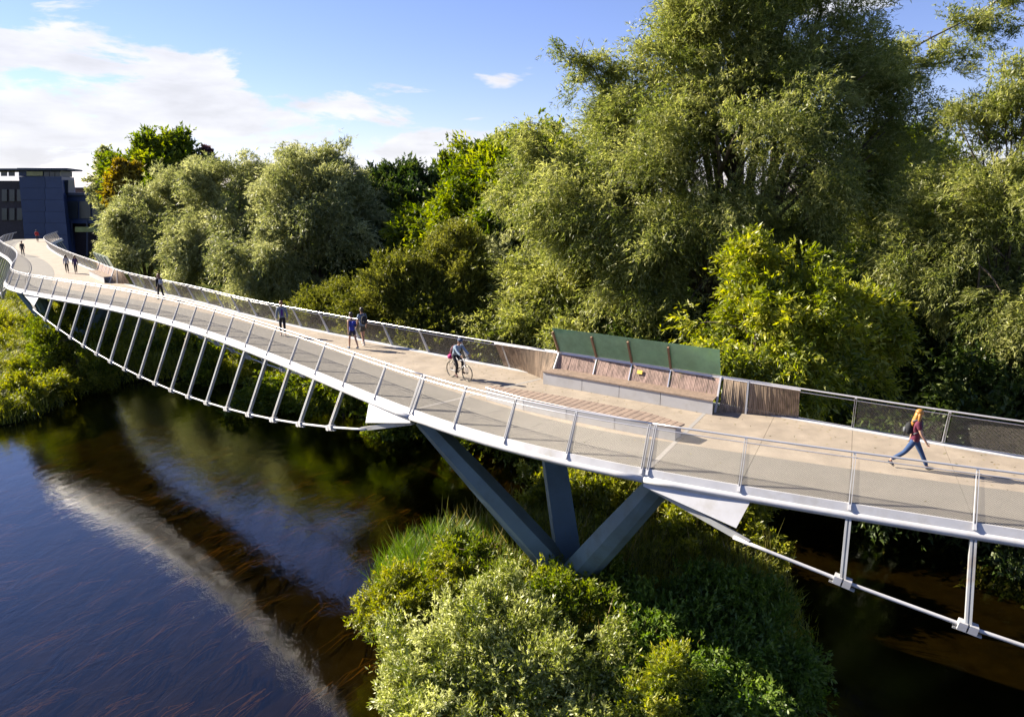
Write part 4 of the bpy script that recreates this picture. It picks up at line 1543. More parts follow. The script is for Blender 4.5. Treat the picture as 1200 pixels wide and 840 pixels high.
def build_bank_shrubs():
    z = float(ground_z(-37.4, 61.2))
    tree('bank_shrub', 'tall dark shrub in front of the distant pier legs', 'shrub', (-37.4, 61.2), [(-37.4, 61.0, -4.4, 2.2, 1.6, 2.4), (-35.2, 60.2, -5.2, 1.8, 1.5, 2.0), (-39.6, 61.6, -5.2, 1.8, 1.5, 1.9)], L_GREEN, 'shrubs on the left bank', 1.4, (0.5, 0.8), 22, 9, 0.8, 0.2, 0.22, 0.09, 0.1, limbs=3, rise=0.4)
    for lab, x, y, r in (('leafy shrub hiding the foot of the distant pier', -36.6, 59.8, 1.5), ('low leafy shrub left of the distant pier foot', -40.2, 61.2, 1.4), ('low shrub on the left bank by the water', -37.8, 55.5, 1.2)):
        z = float(ground_z(x, y))
        tree('bank_shrub', lab, 'shrub', (x, y), [(x, y, z + r * 0.7, r, r, r * 0.8), (x + r, y + 0.6, z + r * 0.5, r * 0.8, r * 0.8, r * 0.6), (x - r, y, z + r * 0.5, r * 0.8, r * 0.8, r * 0.6)], L_GRASS, 'shrubs on the left bank', 1.6, (0.4, 0.7), 20, 9, 0.7, 0.15, 0.2, 0.08, 0.08, limbs=3, rise=0.4)


build_bank_shrubs()


def build_bank_grass():
    n = 30000
    x, y = RNG.uniform(-92, -18, n), RNG.uniform(38, 96, n)
    z = ground_z(x, y)
    vis = (z > -8.9) & (x / y > -0.86)
    P = np.c_[x, y, z][vis]
    P = P[:11000]
    hh = (0.45 + 0.75 * np.clip(0.5 + 0.5 * vnoise(P[:, 0] * 1.4, P[:, 1] * 1.4, 2), 0, 1.3)).repeat(16)
    tb = (0.22 * vnoise(P[:, 0] * 0.9, P[:, 1] * 0.9, 6)).repeat(16)
    tag(link('bank_grass', shoots('bank_grass', P, 16, hh, 0.075, L_GRASS, 0.4, 0.75, tint_bias=tb)), 'tall sunlit grass covering the left river bank', 'grass', kind='stuff')
    # soft tussocks of meadowsweet and nettle
    k = RNG.choice(len(P), 420, replace=False)
    C = np.c_[P[k] + np.c_[np.zeros((len(k), 2)), RNG.uniform(0.3, 1.1, len(k))], RNG.uniform(0.4, 0.9, len(k))]
    V, ct = leaves(C, np.array([-45, 60, -20.0]), 22, 9, 0.75, 0.05, 0.2, 0.085, 0.4, 0.6)
    tag(link('bank_herbs', np_mesh('bank_herbs', V, 3, L_GRASS, ct)), 'leafy herbs growing among the left bank grass', 'herbs', kind='stuff')
    # grass along the rest of the far bank edge
    n = 26000
    x, y = RNG.uniform(-30, 34, n), RNG.uniform(33, 72, n)
    z = ground_z(x, y)
    ok = (z > -9.0) & (z < -7.2) & (np.hypot(x - 3, y - 27) > 12)
    P = np.c_[x, y, z][ok][:3000]
    tag(link('waterside_grass', shoots('waterside_grass', P, 14, 1.0, 0.08, L_GRASS, 0.4, 0.6)), 'rough grass along the far bank under the trees', 'grass', kind='stuff')


build_bank_grass()


def build_weed():
    """streaming water weed just under the surface"""
    n = 3000
    x, y = RNG.uniform(-34, 2, n), RNG.uniform(11, 50, n)
    bed = ground_z(x, y)
    dens = vnoise(x * 0.5, y * 0.5, 9)
    ok = (bed < -9.5) & (0.4 * dens + RNG.uniform(-0.5, 0.5, n) > 0.12) & (x / y > -0.8)
    x, y = x[ok], y[ok]
    flow = np.array([-0.42, -0.9])
    V, T = [], []
    for i in range(len(x)):
        k = RNG.integers(4, 11)
        tint = RNG.uniform(0, 1)
        for j in range(k):
            p = np.array([x[i] + RNG.normal(0, 0.18), y[i] + RNG.normal(0, 0.18)])
            ln = RNG.uniform(0.9, 2.6)
            a = RNG.normal(0, 0.05) + 0.12 * math.sin(x[i] * 0.3 + y[i] * 0.2)
            f = np.array([flow[0] * math.cos(a) - flow[1] * math.sin(a), flow[0] * math.sin(a) + flow[1] * math.cos(a)])
            sd = np.array([-f[1], f[0]]) * RNG.uniform(0.012, 0.04)
            z0, z1 = -9.25, -8.9 - RNG.uniform(0, 0.12)
            wob = np.array([-f[1], f[0]]) * RNG.normal(0, 0.10)
            p1, p2 = p + f * ln * 0.5 + wob, p + f * ln
            V += [(*(p - sd), z0), (*(p + sd), z0), (*(p1 + sd), z1), (*(p1 - sd), z1)]
            V += [(*(p1 - sd), z1), (*(p1 + sd), z1), (*(p2 + sd * 0.3), z1 - 0.02), (*(p2 - sd * 0.3), z1 - 0.02)]
            T += [0.6 * tint + 0.4 * RNG.uniform(0, 1)] * 2
    tag(link('water_weed', np_mesh('water_weed', np.array(V), 4, L_WEED, np.array(T))), 'brown-orange water weed streaming under the river surface', 'water weed', kind='stuff')


build_weed()
# ------------------------------------------------------------------ campus building beyond the bridge
def build_building():
    M_BLUE = mat('blue_cladding', (0.020, 0.038, 0.105), 0.45, vary=0.12, scale=0.5)
    M_BLUE2 = mat('blue_cladding_pale', (0.030, 0.050, 0.125), 0.45, vary=0.12, scale=0.5)
    M_BRICK = mat('dark_brick', (0.045, 0.034, 0.040), 0.8, vary=0.3, scale=2)
    M_ROOF = mat('roof_edge', (0.045, 0.055, 0.09), 0.5)
    M_RED = mat('red_brick_far', (0.22, 0.13, 0.11), 0.8, vary=0.15)
    M_FRAME = mat('window_frame_dark', (0.06, 0.07, 0.09), 0.4)
    M_WIN = mat('window_pane', (0.022, 0.030, 0.038), 0.3, vary=0.3, scale=0.4, spec=0.9)
    M_WINB = mat('window_pane_green', (0.22, 0.24, 0.10), 0.15, vary=0.3, scale=0.5)
    org = Vector((-98.0, 160.0, -6.0))
    t = empty('campus_building', org, 'blue-clad campus building with oversailing flat roof at the far end of the bridge', 'building')
    D = 158.0

    def quadbox(name, x0, x1, y0, y1, d, depth, m, x0b=None, x1b=None, parent=t):
        """a block whose front face spans the given view directions at distance d, running back by depth"""
        q = MB(org)
        bl, br = at(x0b if x0b is not None else x0, y1, d), at(x1b if x1b is not None else x1, y1, d)
        tl, tr = at(x0, y0, d), at(x1, y0, d)
        b = Vector((-0.35, 1, 0)).normalized() * depth
        q.hexa([bl, br, br + b, bl + b, tl, tr, tr + b, tl + b])
        return q.build(name, m, parent)

    # left brick part, tower in blue panels, low glazed wing, far red block
    quadbox('brick_wall', -60, 31, 212, 330, D + 1.5, 16, M_BRICK)
    quadbox('roof_slab', -60, 24, 197.5, 199.5, D - 0.5, 18, M_ROOF)
    for k in range(2):
        f = quadbox('window', 1 + 9 * k, 8 + 9 * k, 202, 206.5, D + 1.2, 0.3, M_WIN)
    for k in range(3):
        for r in range(2):
            quadbox('window', 2 + 9 * k, 8 + 9 * k, 222 + 22 * r, 236 + 22 * r, D + 1.2, 0.3, M_WIN)
    tower_rows = 9
    y0, y1 = 207.0, 330.0
    for i in range(tower_rows):
        a, b = y0 + (y1 - y0) * i / tower_rows, y0 + (y1 - y0) * (i + 0.985) / tower_rows
        lx = lambda y: 22 + (y - y0) * 0.09
        quadbox('cladding_panel', lx(a), 52, a, b, D, 12, M_BLUE, lx(b), 53.5)
        quadbox('cladding_panel', 52.3, 72 + (a - y0) * 0.10, a, b, D - 0.25, 12, M_BLUE2, 53.8, 72 + (b - y0) * 0.10)
    quadbox('upper_wall', 22, 71, 200, 206.6, D + 0.6, 11, M_BLUE)
    quadbox('roof', 20, 79, 197, 199.2, D - 1.6, 15, M_ROOF)
    quadbox('window', 31, 50, 201.2, 206.2, D + 0.3, 0.4, M_WINB)
    for k in range(3):
        quadbox('window', 51.5 + 6.6 * k, 57.4 + 6.6 * k, 201.5, 207, D + 0.3, 0.4, M_WIN)
    quadbox('side_bay', 73, 80, 211, 228, D + 2, 6, M_FRAME)
    quadbox('window', 75, 79, 214, 226, D + 1.8, 0.2, M_WIN)
    # low wing
    w = quadbox('low_wing', 75, 140, 229, 262, D + 3, 14, M_BLUE)
    quadbox('roof', 73, 142, 226, 229, D + 2, 16, M_ROOF)
    quadbox('roof', 104, 146, 232, 234.5, D + 1.5, 3, M_ROOF)
    for k in range(4):
        quadbox('window', 78 + 15 * k, 91 + 15 * k, 236, 256, D + 2.7, 0.4, M_WIN)
    quadbox('undercroft_wall', 84, 120, 262, 320, D + 6, 10, M_BRICK)
    for x in (83, 101, 119):
        quadbox('column', x, x + 1.6, 258, 320, D + 2.8, 0.6, M_ROOF)
    quadbox('glass_balustrade', 88, 122, 266, 272, D - 4, 0.2, M_WINB)
    o2 = at(95, 260, 200)
    t2 = empty('campus_building', (o2.x, o2.y, -6), 'distant low red-brick building behind the blue one', 'building')
    q = MB((o2.x, o2.y, -6))
    p0, p1, p2, p3 = at(84, 330, 200), at(150, 330, 200), at(150, 221, 200), at(84, 221, 200)
    bk = Vector((-2, 9, 0))
    q.hexa([p0, p1, p1 + bk, p0 + bk, p3, p2, p2 + bk, p3 + bk])
    q.build('brick_wall', M_RED, t2)
    q = MB((o2.x, o2.y, -6))
    a, b = at(83, 219.8, 199.5), at(151, 219.8, 199.5)
    q.hexa([a - Vector((0, 0, .3)), b - Vector((0, 0, .3)), b + bk - Vector((0, 0, .3)), a + bk - Vector((0, 0, .3)), a, b, b + bk, a + bk])
    q.build('roof', M_ROOF, t2)
    q = MB((o2.x, o2.y, -6))
    c = at(110, 217, 202)
    q.bar(c - Vector((0, 0, 1)), c + Vector((0, 0, 2.2)), 0.25, 0.25, (1, 0, 0))
    q.build('chimney_pipe', M_ROOF, t2)


build_building()


# ------------------------------------------------------------------ people
def skin_mesh(name, chains, m, sub=1):
    """chains: list of [(point, radius), ...] with shared points merged; grown with a Skin modifier"""
    verts, rad, edges, key, roots = [], [], [], {}, []
    for ch in chains:
        prev = None
        for i, (p, r) in enumerate(ch):
            k = tuple(round(c, 4) for c in p)
            if k not in key:
                key[k] = len(verts)
                verts.append(tuple(p))
                rad.append(r)
                if i == 0:
                    roots.append(key[k])
            if prev is not None and prev != key[k]:
                edges.append((prev, key[k]))
            prev = key[k]
    me = bpy.data.meshes.new(name)
    me.from_pydata(verts, edges, [])
    o = bpy.data.objects.new(name, me)
    col.objects.link(o)
    sk = o.modifiers.new('skin', 'SKIN')
    sk.use_smooth_shade = True
    lay = me.skin_vertices[0].data if me.skin_vertices else None
    if lay is None:
        bm = bmesh.new()
        bm.from_mesh(me)
        bm.verts.layers.skin.verify()
        bm.to_mesh(me)
        bm.free()
        lay = me.skin_vertices[0].data
    for i, r in enumerate(rad):
        rr = r if isinstance(r, tuple) else (r, r)
        lay[i].radius = rr
        lay[i].use_root = i in roots
    ss = o.modifiers.new('sub', 'SUBSURF')
    ss.levels = ss.render_levels = sub
    dg = bpy.context.evaluated_depsgraph_get()
    out = bpy.data.meshes.new_from_object(o.evaluated_get(dg))
    out.name = name
    out.materials.clear()
    out.materials.append(m)
    out.polygons.foreach_set('use_smooth', [True] * len(out.polygons))
    bpy.data.objects.remove(o)
    return out


def cloth(name, c):
    return mat('cloth_' + name, [q * 0.68 for q in c], 0.85, vary=0.18, scale=14)


M_SKIN = mat('skin', (0.36, 0.205, 0.14), 0.55, vary=0.05, scale=20)
M_EYE = mat('eye', (0.03, 0.025, 0.02), 0.3)
M_LIP = mat('lip', (0.36, 0.13, 0.11), 0.5)


def person(label, loc, heading, h, top, legs, shoe, hair, pose, shorts=False, sleeves='long', long_hair=False, top_open=None, socks=None, cap=None, dress=0.0):
    """heading: direction of travel in plan (radians from +X). pose: angles in degrees"""
    k = h / 1.75
    t = empty('person', loc, label, 'person', 'people on the bridge', heading - math.pi / 2)
    R = math.radians
    v = lambda x, y, z: Vector((x, y, z))
    lean = R(pose.get('lean', 3))
    hipz = 0.93
    pel = v(0, 0, hipz)
    sp = lambda q: pel + v(0, math.sin(lean), math.cos(lean)) * q
    waist, chest, nb = sp(0.14), sp(0.36), sp(0.53)
    hd = R(pose.get('head', 0)) + lean * 0.35
    hv = v(0, math.sin(hd), math.cos(hd))
    neck, jaw, crown_p = nb + hv * 0.05, nb + hv * 0.12 + v(0, 0.02, 0), nb + hv * 0.215 + v(0, 0.012, 0)
    J = {}
    for sgn, S in ((-1, 'L'), (1, 'R')):
        hip = pel + v(0.085 * sgn, 0, -0.02)
        th, kb = [R(q) for q in pose['leg' + S]]
        knee = hip + v(0.01 * sgn, math.sin(th), -math.cos(th)) * 0.44
        sh = th - kb
        ank = knee + v(0, math.sin(sh), -math.cos(sh)) * 0.42
        fa = R(pose.get('foot' + S, 0))
        toe = ank + v(0.01 * sgn, math.cos(fa) * 0.17, math.sin(fa) * 0.17 - 0.045)
        heel = ank + v(0, -0.05, -0.045)
        J['hip' + S], J['knee' + S], J['ank' + S], J['toe' + S], J['heel' + S] = hip, knee, ank, toe, heel
        shd = sp(0.47) + v(0.175 * sgn, 0, 0)
        ua, eb = [R(q) for q in pose['arm' + S]]
        ab = R(pose.get('abd', 10))
        ua += 0
        elb = shd + v(math.sin(ab) * sgn, math.sin(ua) * math.cos(ab), -math.cos(ua) * math.cos(ab)) * 0.29
        fo = ua + eb
        wr = elb + v(0.15 * math.sin(ab) * sgn, math.sin(fo), -math.cos(fo)) * 0.25
        palm = wr + (wr - elb).normalized() * 0.07
        J['shd' + S], J['elb' + S], J['wr' + S], J['palm' + S] = shd, elb, wr, palm
    low = min(min(J['heel' + S].z, J['toe' + S].z) for S in 'LR') - 0.028
    if not pose.get('seated'):
        off = v(0, 0, -low)
    else:
        off = v(0, pose.get('sy', 0), pose['seat_z'] / k - hipz + 0.09)
    f = lambda p: (Vector(p) + off) * k
    for q in J:
        J[q] = f(J[q])
    pel, waist, chest, nb, neck, jaw, crown_p = [f(p) for p in (pel, waist, chest, nb, neck, jaw, crown_p)]
    ch = [[(pel, (0.075 * k, 0.06 * k)), (waist, (0.08 * k, 0.065 * k)), (chest, (0.11 * k, 0.08 * k)), (nb, 0.06 * k), (neck, 0.05 * k), (jaw, (0.068 * k, 0.075 * k)), (crown_p, (0.078 * k, 0.088 * k))]]
    for S in 'LR':
        ch.append([(pel, 0.075 * k), (J['hip' + S], 0.068 * k), (J['knee' + S], 0.055 * k), ((J['knee' + S] * 0.6 + J['ank' + S] * 0.4), 0.055 * k), (J['ank' + S], 0.036 * k), (J['toe' + S], 0.03 * k)])
        ch.append([(chest, 0.14 * k), (J['shd' + S], 0.06 * k), (J['elb' + S], 0.041 * k), (J['wr' + S], 0.028 * k), (J['palm' + S], (0.034 * k, 0.022 * k))])
        # five fingers, unequal and curled
        w, p = J['wr' + S], J['palm' + S]
        d = (p - w).normalized()
        sgn = -1 if S == 'L' else 1
        fwd = Vector((0, 1, 0)) - d * d.y
        fwd = fwd.normalized() if fwd.length > 0.05 else Vector((0, 0, 1))
        inn = d.cross(fwd) * sgn
        for i, ln in enumerate((0.072, 0.080, 0.074, 0.058)):
            b0 = p + fwd * (0.024 - 0.016 * i) * k
            b1 = b0 + d * (ln * 0.55 * k)
            b2 = b1 + (d * 0.6 + inn * 0.8).normalized() * ln * 0.5 * k
            ch.append([(b0, 0.009 * k), (b1, 0.0085 * k), (b2, 0.007 * k)])
        th0 = w + d * 0.02 * k + fwd * 0.022 * k
        th1 = th0 + (d * 0.6 + fwd * 0.8).normalized() * 0.04 * k
        ch.append([(th0, 0.011 * k), (th1, 0.010 * k), (th1 + d * 0.03 * k, 0.008 * k)])
    link('body', skin_mesh('body', ch, M_SKIN), t)
    # face
    hc = (jaw + crown_p) / 2
    face = Vector((0, math.cos(hd), -math.sin(hd)))
    for sgn in (-1, 1):
        MB().ellipsoid(hc + face * 0.083 * k + Vector((0.032 * sgn * k, 0, 0.005 * k)), (0.012 * k, 0.008 * k, 0.008 * k), 6, 4).build('eye', M_EYE, t)
        MB().ellipsoid(hc + Vector((0.078 * sgn * k, -0.005 * k, -0.005 * k)), (0.012 * k, 0.022 * k, 0.032 * k), 6, 4).build('ear', M_SKIN, t)
    MB().ellipsoid(hc + face * 0.098 * k + Vector((0, 0, -0.02 * k)), (0.013 * k, 0.02 * k, 0.025 * k), 6, 5).build('nose', M_SKIN, t)
    MB().ellipsoid(hc + face * 0.086 * k + Vector((0, 0, -0.058 * k)), (0.024 * k, 0.008 * k, 0.008 * k), 6, 4).build('mouth', M_LIP, t)
    # hair
    hm = MB().ellipsoid(crown_p + Vector((0, -0.014 * k, 0.012 * k)), (0.094 * k, 0.108 * k, 0.088 * k), 10, 7)
    hm.ellipsoid(hc + Vector((0, -0.045 * k, 0.0)), (0.088 * k, 0.07 * k, 0.095 * k), 10, 6)
    hm_o = hm.build('hair', hair, t, smooth=True)
    if long_hair:
        c2 = [[(crown_p + Vector((0, -0.02 * k, 0.02 * k)), 0.098 * k), (hc + Vector((0.0, -0.06 * k, -0.03 * k)), (0.108 * k, 0.085 * k)), (nb + Vector((0, -0.085 * k, -0.02 * k)), (0.125 * k, 0.075 * k)), (chest + Vector((0, -0.12 * k, 0.06 * k)), (0.12 * k, 0.06 * k)), (chest + Vector((0, -0.13 * k, -0.06 * k)), (0.07 * k, 0.035 * k))]]
        for sg in (-1, 1):
            c2.append([(crown_p + Vector((0.05 * sg * k, 0.0, 0.0)), 0.06 * k), (hc + Vector((0.085 * sg * k, -0.005 * k, -0.05 * k)), 0.05 * k), (nb + Vector((0.095 * sg * k, 0.0, -0.02 * k)), 0.05 * k), (chest + Vector((0.10 * sg * k, 0.02 * k, 0.06 * k)), 0.035 * k)])
        link('long_hair', skin_mesh('long_hair', c2, hair), t)
    if cap:
        MB().ellipsoid(crown_p + Vector((0, 0.0, 0.022 * k)), (0.105 * k, 0.13 * k, 0.085 * k), 12, 7).build('helmet', cap, t, smooth=True)
    # clothes
    e = 1.16
    tp = [[(pel + Vector((0, 0, (-dress - 0.06) * k)), (0.16 * k, 0.135 * k)), (pel + Vector((0, 0, 0.03 * k)), (0.155 * k, 0.13 * k)), (waist, (0.135 * k, 0.112 * k)), (chest, (0.165 * k, 0.13 * k)), (nb - Vector((0, 0, 0.02 * k)), 0.085 * k)]]
    for S in 'LR':
        a = [(chest, 0.16 * k), (J['shd' + S], 0.078 * k)]
        el, wr = J['elb' + S], J['wr' + S]
        if sleeves == 'long':
            a += [(el, 0.058 * k), (wr, 0.045 * k)]
        elif sleeves == 'short':
            a += [((J['shd' + S] * 0.35 + el * 0.65), 0.066 * k)]
        tp.append(a)
    link('top', skin_mesh('top', tp, top), t)
    if top_open is not None:
        o = [[(waist + Vector((0, 0.05 * k, -0.1 * k)), (0.075 * k, 0.085 * k)), (waist + Vector((0, 0.055 * k, 0.08 * k)), (0.075 * k, 0.09 * k)), (chest + Vector((0, 0.06 * k, 0.08 * k)), (0.07 * k, 0.085 * k))]]
        link('shirt', skin_mesh('shirt', o, top_open), t)
    tr = [[(waist - Vector((0, 0, 0.06 * k)), 0.125 * k), (pel, (0.145 * k, 0.115 * k))]]
    for S in 'LR':
        hp, kn, an = J['hip' + S], J['knee' + S], J['ank' + S]
        if shorts:
            tr.append([(pel, 0.14 * k), (hp, 0.105 * k), (hp * 0.3 + kn * 0.7, 0.09 * k)])
        else:
            tr.append([(pel, 0.14 * k), (hp, 0.103 * k), (kn, 0.068 * k), (kn * 0.5 + an * 0.5, 0.064 * k), (an * 0.93 + kn * 0.07, 0.05 * k)])
        sm = skin_mesh('shoe', [[(J['heel' + S] + Vector((0, 0, 0.012 * k)), (0.042 * k, 0.04 * k)), (J['ank' + S] + (J['toe' + S] - J['ank' + S]) * 0.35 + Vector((0, 0, -0.02 * k)), (0.046 * k, 0.042 * k)), (J['toe' + S] + Vector((0, 0, 0.008 * k)), (0.044 * k, 0.028 * k))]], shoe)
        so = link('shoe', sm, t)
        if socks:
            link('sock', skin_mesh('sock', [[(kn * 0.35 + an * 0.65, 0.05 * k), (an, 0.043 * k)]], socks), t)
    link('shorts' if shorts else 'trousers', skin_mesh('trousers', tr, legs), t)
    t['_back'] = 0
    del t['_back']
    return t, dict(chest=chest, waist=waist, nb=nb, k=k, pel=pel, J=J)


def backpack(label, who, info, main, trim, width=0.30, height=0.46):
    """worn on the back: a thing of its own"""
    k = info['k']
    M = Matrix.Translation(who.location) @ Matrix.Rotation(who.rotation_euler.z, 4, 'Z')
    c = (info['chest'] * 0.62 + info['waist'] * 0.38) + Vector((0, -0.19 * k, 0.02))
    loc = M @ c
    t = empty('backpack', loc, label, 'backpack', 'backpacks worn on the bridge', who.rotation_euler.z)
    sm = skin_mesh('bag_body', [[(Vector((0, 0, -height * 0.52 * k)), (width * 0.52 * k, 0.11 * k)), (Vector((0, 0, -height * 0.1 * k)), (width * 0.56 * k, 0.125 * k)), (Vector((0, 0, height * 0.44 * k)), (width * 0.48 * k, 0.10 * k))]], main)
    link('bag_body', sm, t)
    MB().ellipsoid((0, -0.10 * k, -height * 0.18 * k), (width * 0.36 * k, 0.05 * k, height * 0.22 * k), 10, 7).build('front_pocket', trim, t, smooth=True)
    for sgn in (-1, 1):
        pts = [Vector((0.10 * sgn * k, 0.05 * k, 0.20 * k)), Vector((0.11 * sgn * k, 0.17 * k, 0.27 * k)), Vector((0.12 * sgn * k, 0.31 * k, 0.16 * k)), Vector((0.125 * sgn * k, 0.31 * k, 0.0)), Vector((0.13 * sgn * k, 0.12 * k, -0.14 * k))]
        MB().tube(pts, 0.018 * k, 6).build('shoulder_strap', trim, t, smooth=True)
    return t


def heading_at(x, y, back=False):
    s = s_near(x, y)
    T = xs(s)[1]
    a = math.atan2(T[1], T[0])
    return a + (math.pi if back else 0)


def build_people():
    C = cloth
    blond = mat('hair_ginger', (0.33, 0.145, 0.022), 0.5, vary=0.5, scale=22)
    brown = mat('hair_brown', (0.07, 0.04, 0.022), 0.5, vary=0.2, scale=30)
    black = mat('hair_black', (0.015, 0.012, 0.012), 0.5, vary=0.2, scale=30)
    shoe_d, shoe_w, shoe_b = C('shoe_dark', (0.03, 0.04, 0.06)), C('shoe_white', (0.6, 0.6, 0.6)), C('shoe_blue', (0.05, 0.2, 0.35))
    walk = dict(legL=(24, 4), legR=(-24, 16), footL=12, footR=-38, armL=(-18, 10), armR=(20, 14), abd=9)
    w, i = person('woman with long ginger hair and maroon top walking right alone', (11.55, 19.92, 0), heading_at(11.5, 19.9) - 0.05, 1.84, C('maroon', (0.14, 0.014, 0.045)), C('denim', (0.025, 0.07, 0.19)), shoe_d, blond, dict(walk, legL=(27, 2), legR=(-30, 20), footR=-48), sleeves='short', long_hair=True, dress=0.06)
    backpack('small black and grey backpack on the woman with ginger hair', w, i, C('black_nylon', (0.014, 0.016, 0.02)), C('grey_nylon', (0.13, 0.14, 0.15)), 0.26, 0.38)
    # the pair
    stroll = dict(legL=(14, 8), legR=(-16, 10), footR=-20, armL=(-8, 12), armR=(12, 10), abd=7)
    a, i = person('walker in blue sleeveless top and dark shorts with bare legs', (-8.13, 36.55, 0), heading_at(-8, 37, True) + 0.1, 1.84, C('royal_blue', (0.025, 0.05, 0.42)), C('navy_shorts', (0.02, 0.025, 0.06)), shoe_b, black, stroll, shorts=True, sleeves='none', dress=0.05)
    backpack('blue bag on the back of the walker in blue', a, i, C('royal_blue2', (0.02, 0.045, 0.38)), C('navy_nylon', (0.02, 0.03, 0.12)), 0.27, 0.36)
    b, i = person('tall dark-haired walker in pale blue shirt beside the walker in blue', (-7.75, 37.35, 0), heading_at(-8, 37, True) - 0.05, 1.95, C('pale_blue', (0.20, 0.27, 0.38)), C('khaki_shorts', (0.10, 0.09, 0.07)), shoe_w, black, dict(stroll, legL=(-14, 10), legR=(16, 6), footL=-18, footR=6, armL=(10, 20), armR=(-10, 30)), shorts=True, sleeves='short', socks=C('sock', (0.55, 0.55, 0.55)))
    backpack('large black backpack on the tall dark-haired walker', b, i, C('black_nylon', (0.014, 0.016, 0.02)), C('dark_nylon', (0.03, 0.03, 0.035)), 0.31, 0.5)
    person('person in open grey jacket and purple shirt walking towards the right alone', (-12.69, 39.83, 0), heading_at(-12.7, 39.8) - 0.35, 1.9, C('grey_blue', (0.20, 0.24, 0.30)), C('black_leggings', (0.012, 0.011, 0.016)), C('shoe_beige', (0.3, 0.24, 0.2)), mat('hair_red_brown', (0.16, 0.07, 0.03), 0.5), dict(stroll, legL=(10, 4), legR=(-8, 6), armL=(4, 8), armR=(-4, 8), abd=14), top_open=C('purple', (0.075, 0.02, 0.22)), sleeves='long', socks=C('skin_tone_sock', (0.4, 0.28, 0.22)))
    d, i = person('person in black with white backpack walking away past the timber panel', (-26.1, 54.0, 0), heading_at(-26, 54, True), 1.9, C('black_coat', (0.012, 0.012, 0.018)), C('black_leggings', (0.012, 0.011, 0.016)), shoe_d, mat('hair_red_brown', (0.16, 0.07, 0.03), 0.5), stroll, sleeves='long', long_hair=True, dress=0.05)
    backpack('white backpack on the person in black walking away', d, i, C('white_nylon', (0.50, 0.52, 0.58)), C('pale_nylon', (0.36, 0.38, 0.44)), 0.3, 0.46)
    person('walker with white top and dark hair, left of the distant couple', (-43.9, 72.3, 0), heading_at(-43, 72), 1.75, C('white_top', (0.5, 0.5, 0.52)), C('black_leggings', (0.012, 0.011, 0.016)), shoe_d, black, stroll, sleeves='long', long_hair=True)
    person('walker in dark purple, right of the distant couple', (-42.5, 71.4, 0), heading_at(-43, 72) + 0.1, 1.7, C('dark_purple', (0.045, 0.025, 0.11)), C('dark_jeans', (0.03, 0.03, 0.06)), shoe_d, brown, dict(stroll, legL=(-14, 10), legR=(14, 8)), sleeves='long', long_hair=True, dress=0.05)
    person('distant person in dark clothes by the left edge of the deck', (-61.1, 92.0, 0), heading_at(-61, 92), 1.8, C('dark_navy', (0.02, 0.022, 0.04)), C('dark_jeans', (0.03, 0.03, 0.06)), shoe_d, brown, stroll, sleeves='long')
    person('farthest person on the bridge, in a red jacket', (-76.1, 118.6, 0), heading_at(-76, 118, True), 1.85, C('red_jacket', (0.46, 0.03, 0.03)), C('dark_navy', (0.02, 0.022, 0.04)), shoe_d, black, stroll, sleeves='long')


build_people()


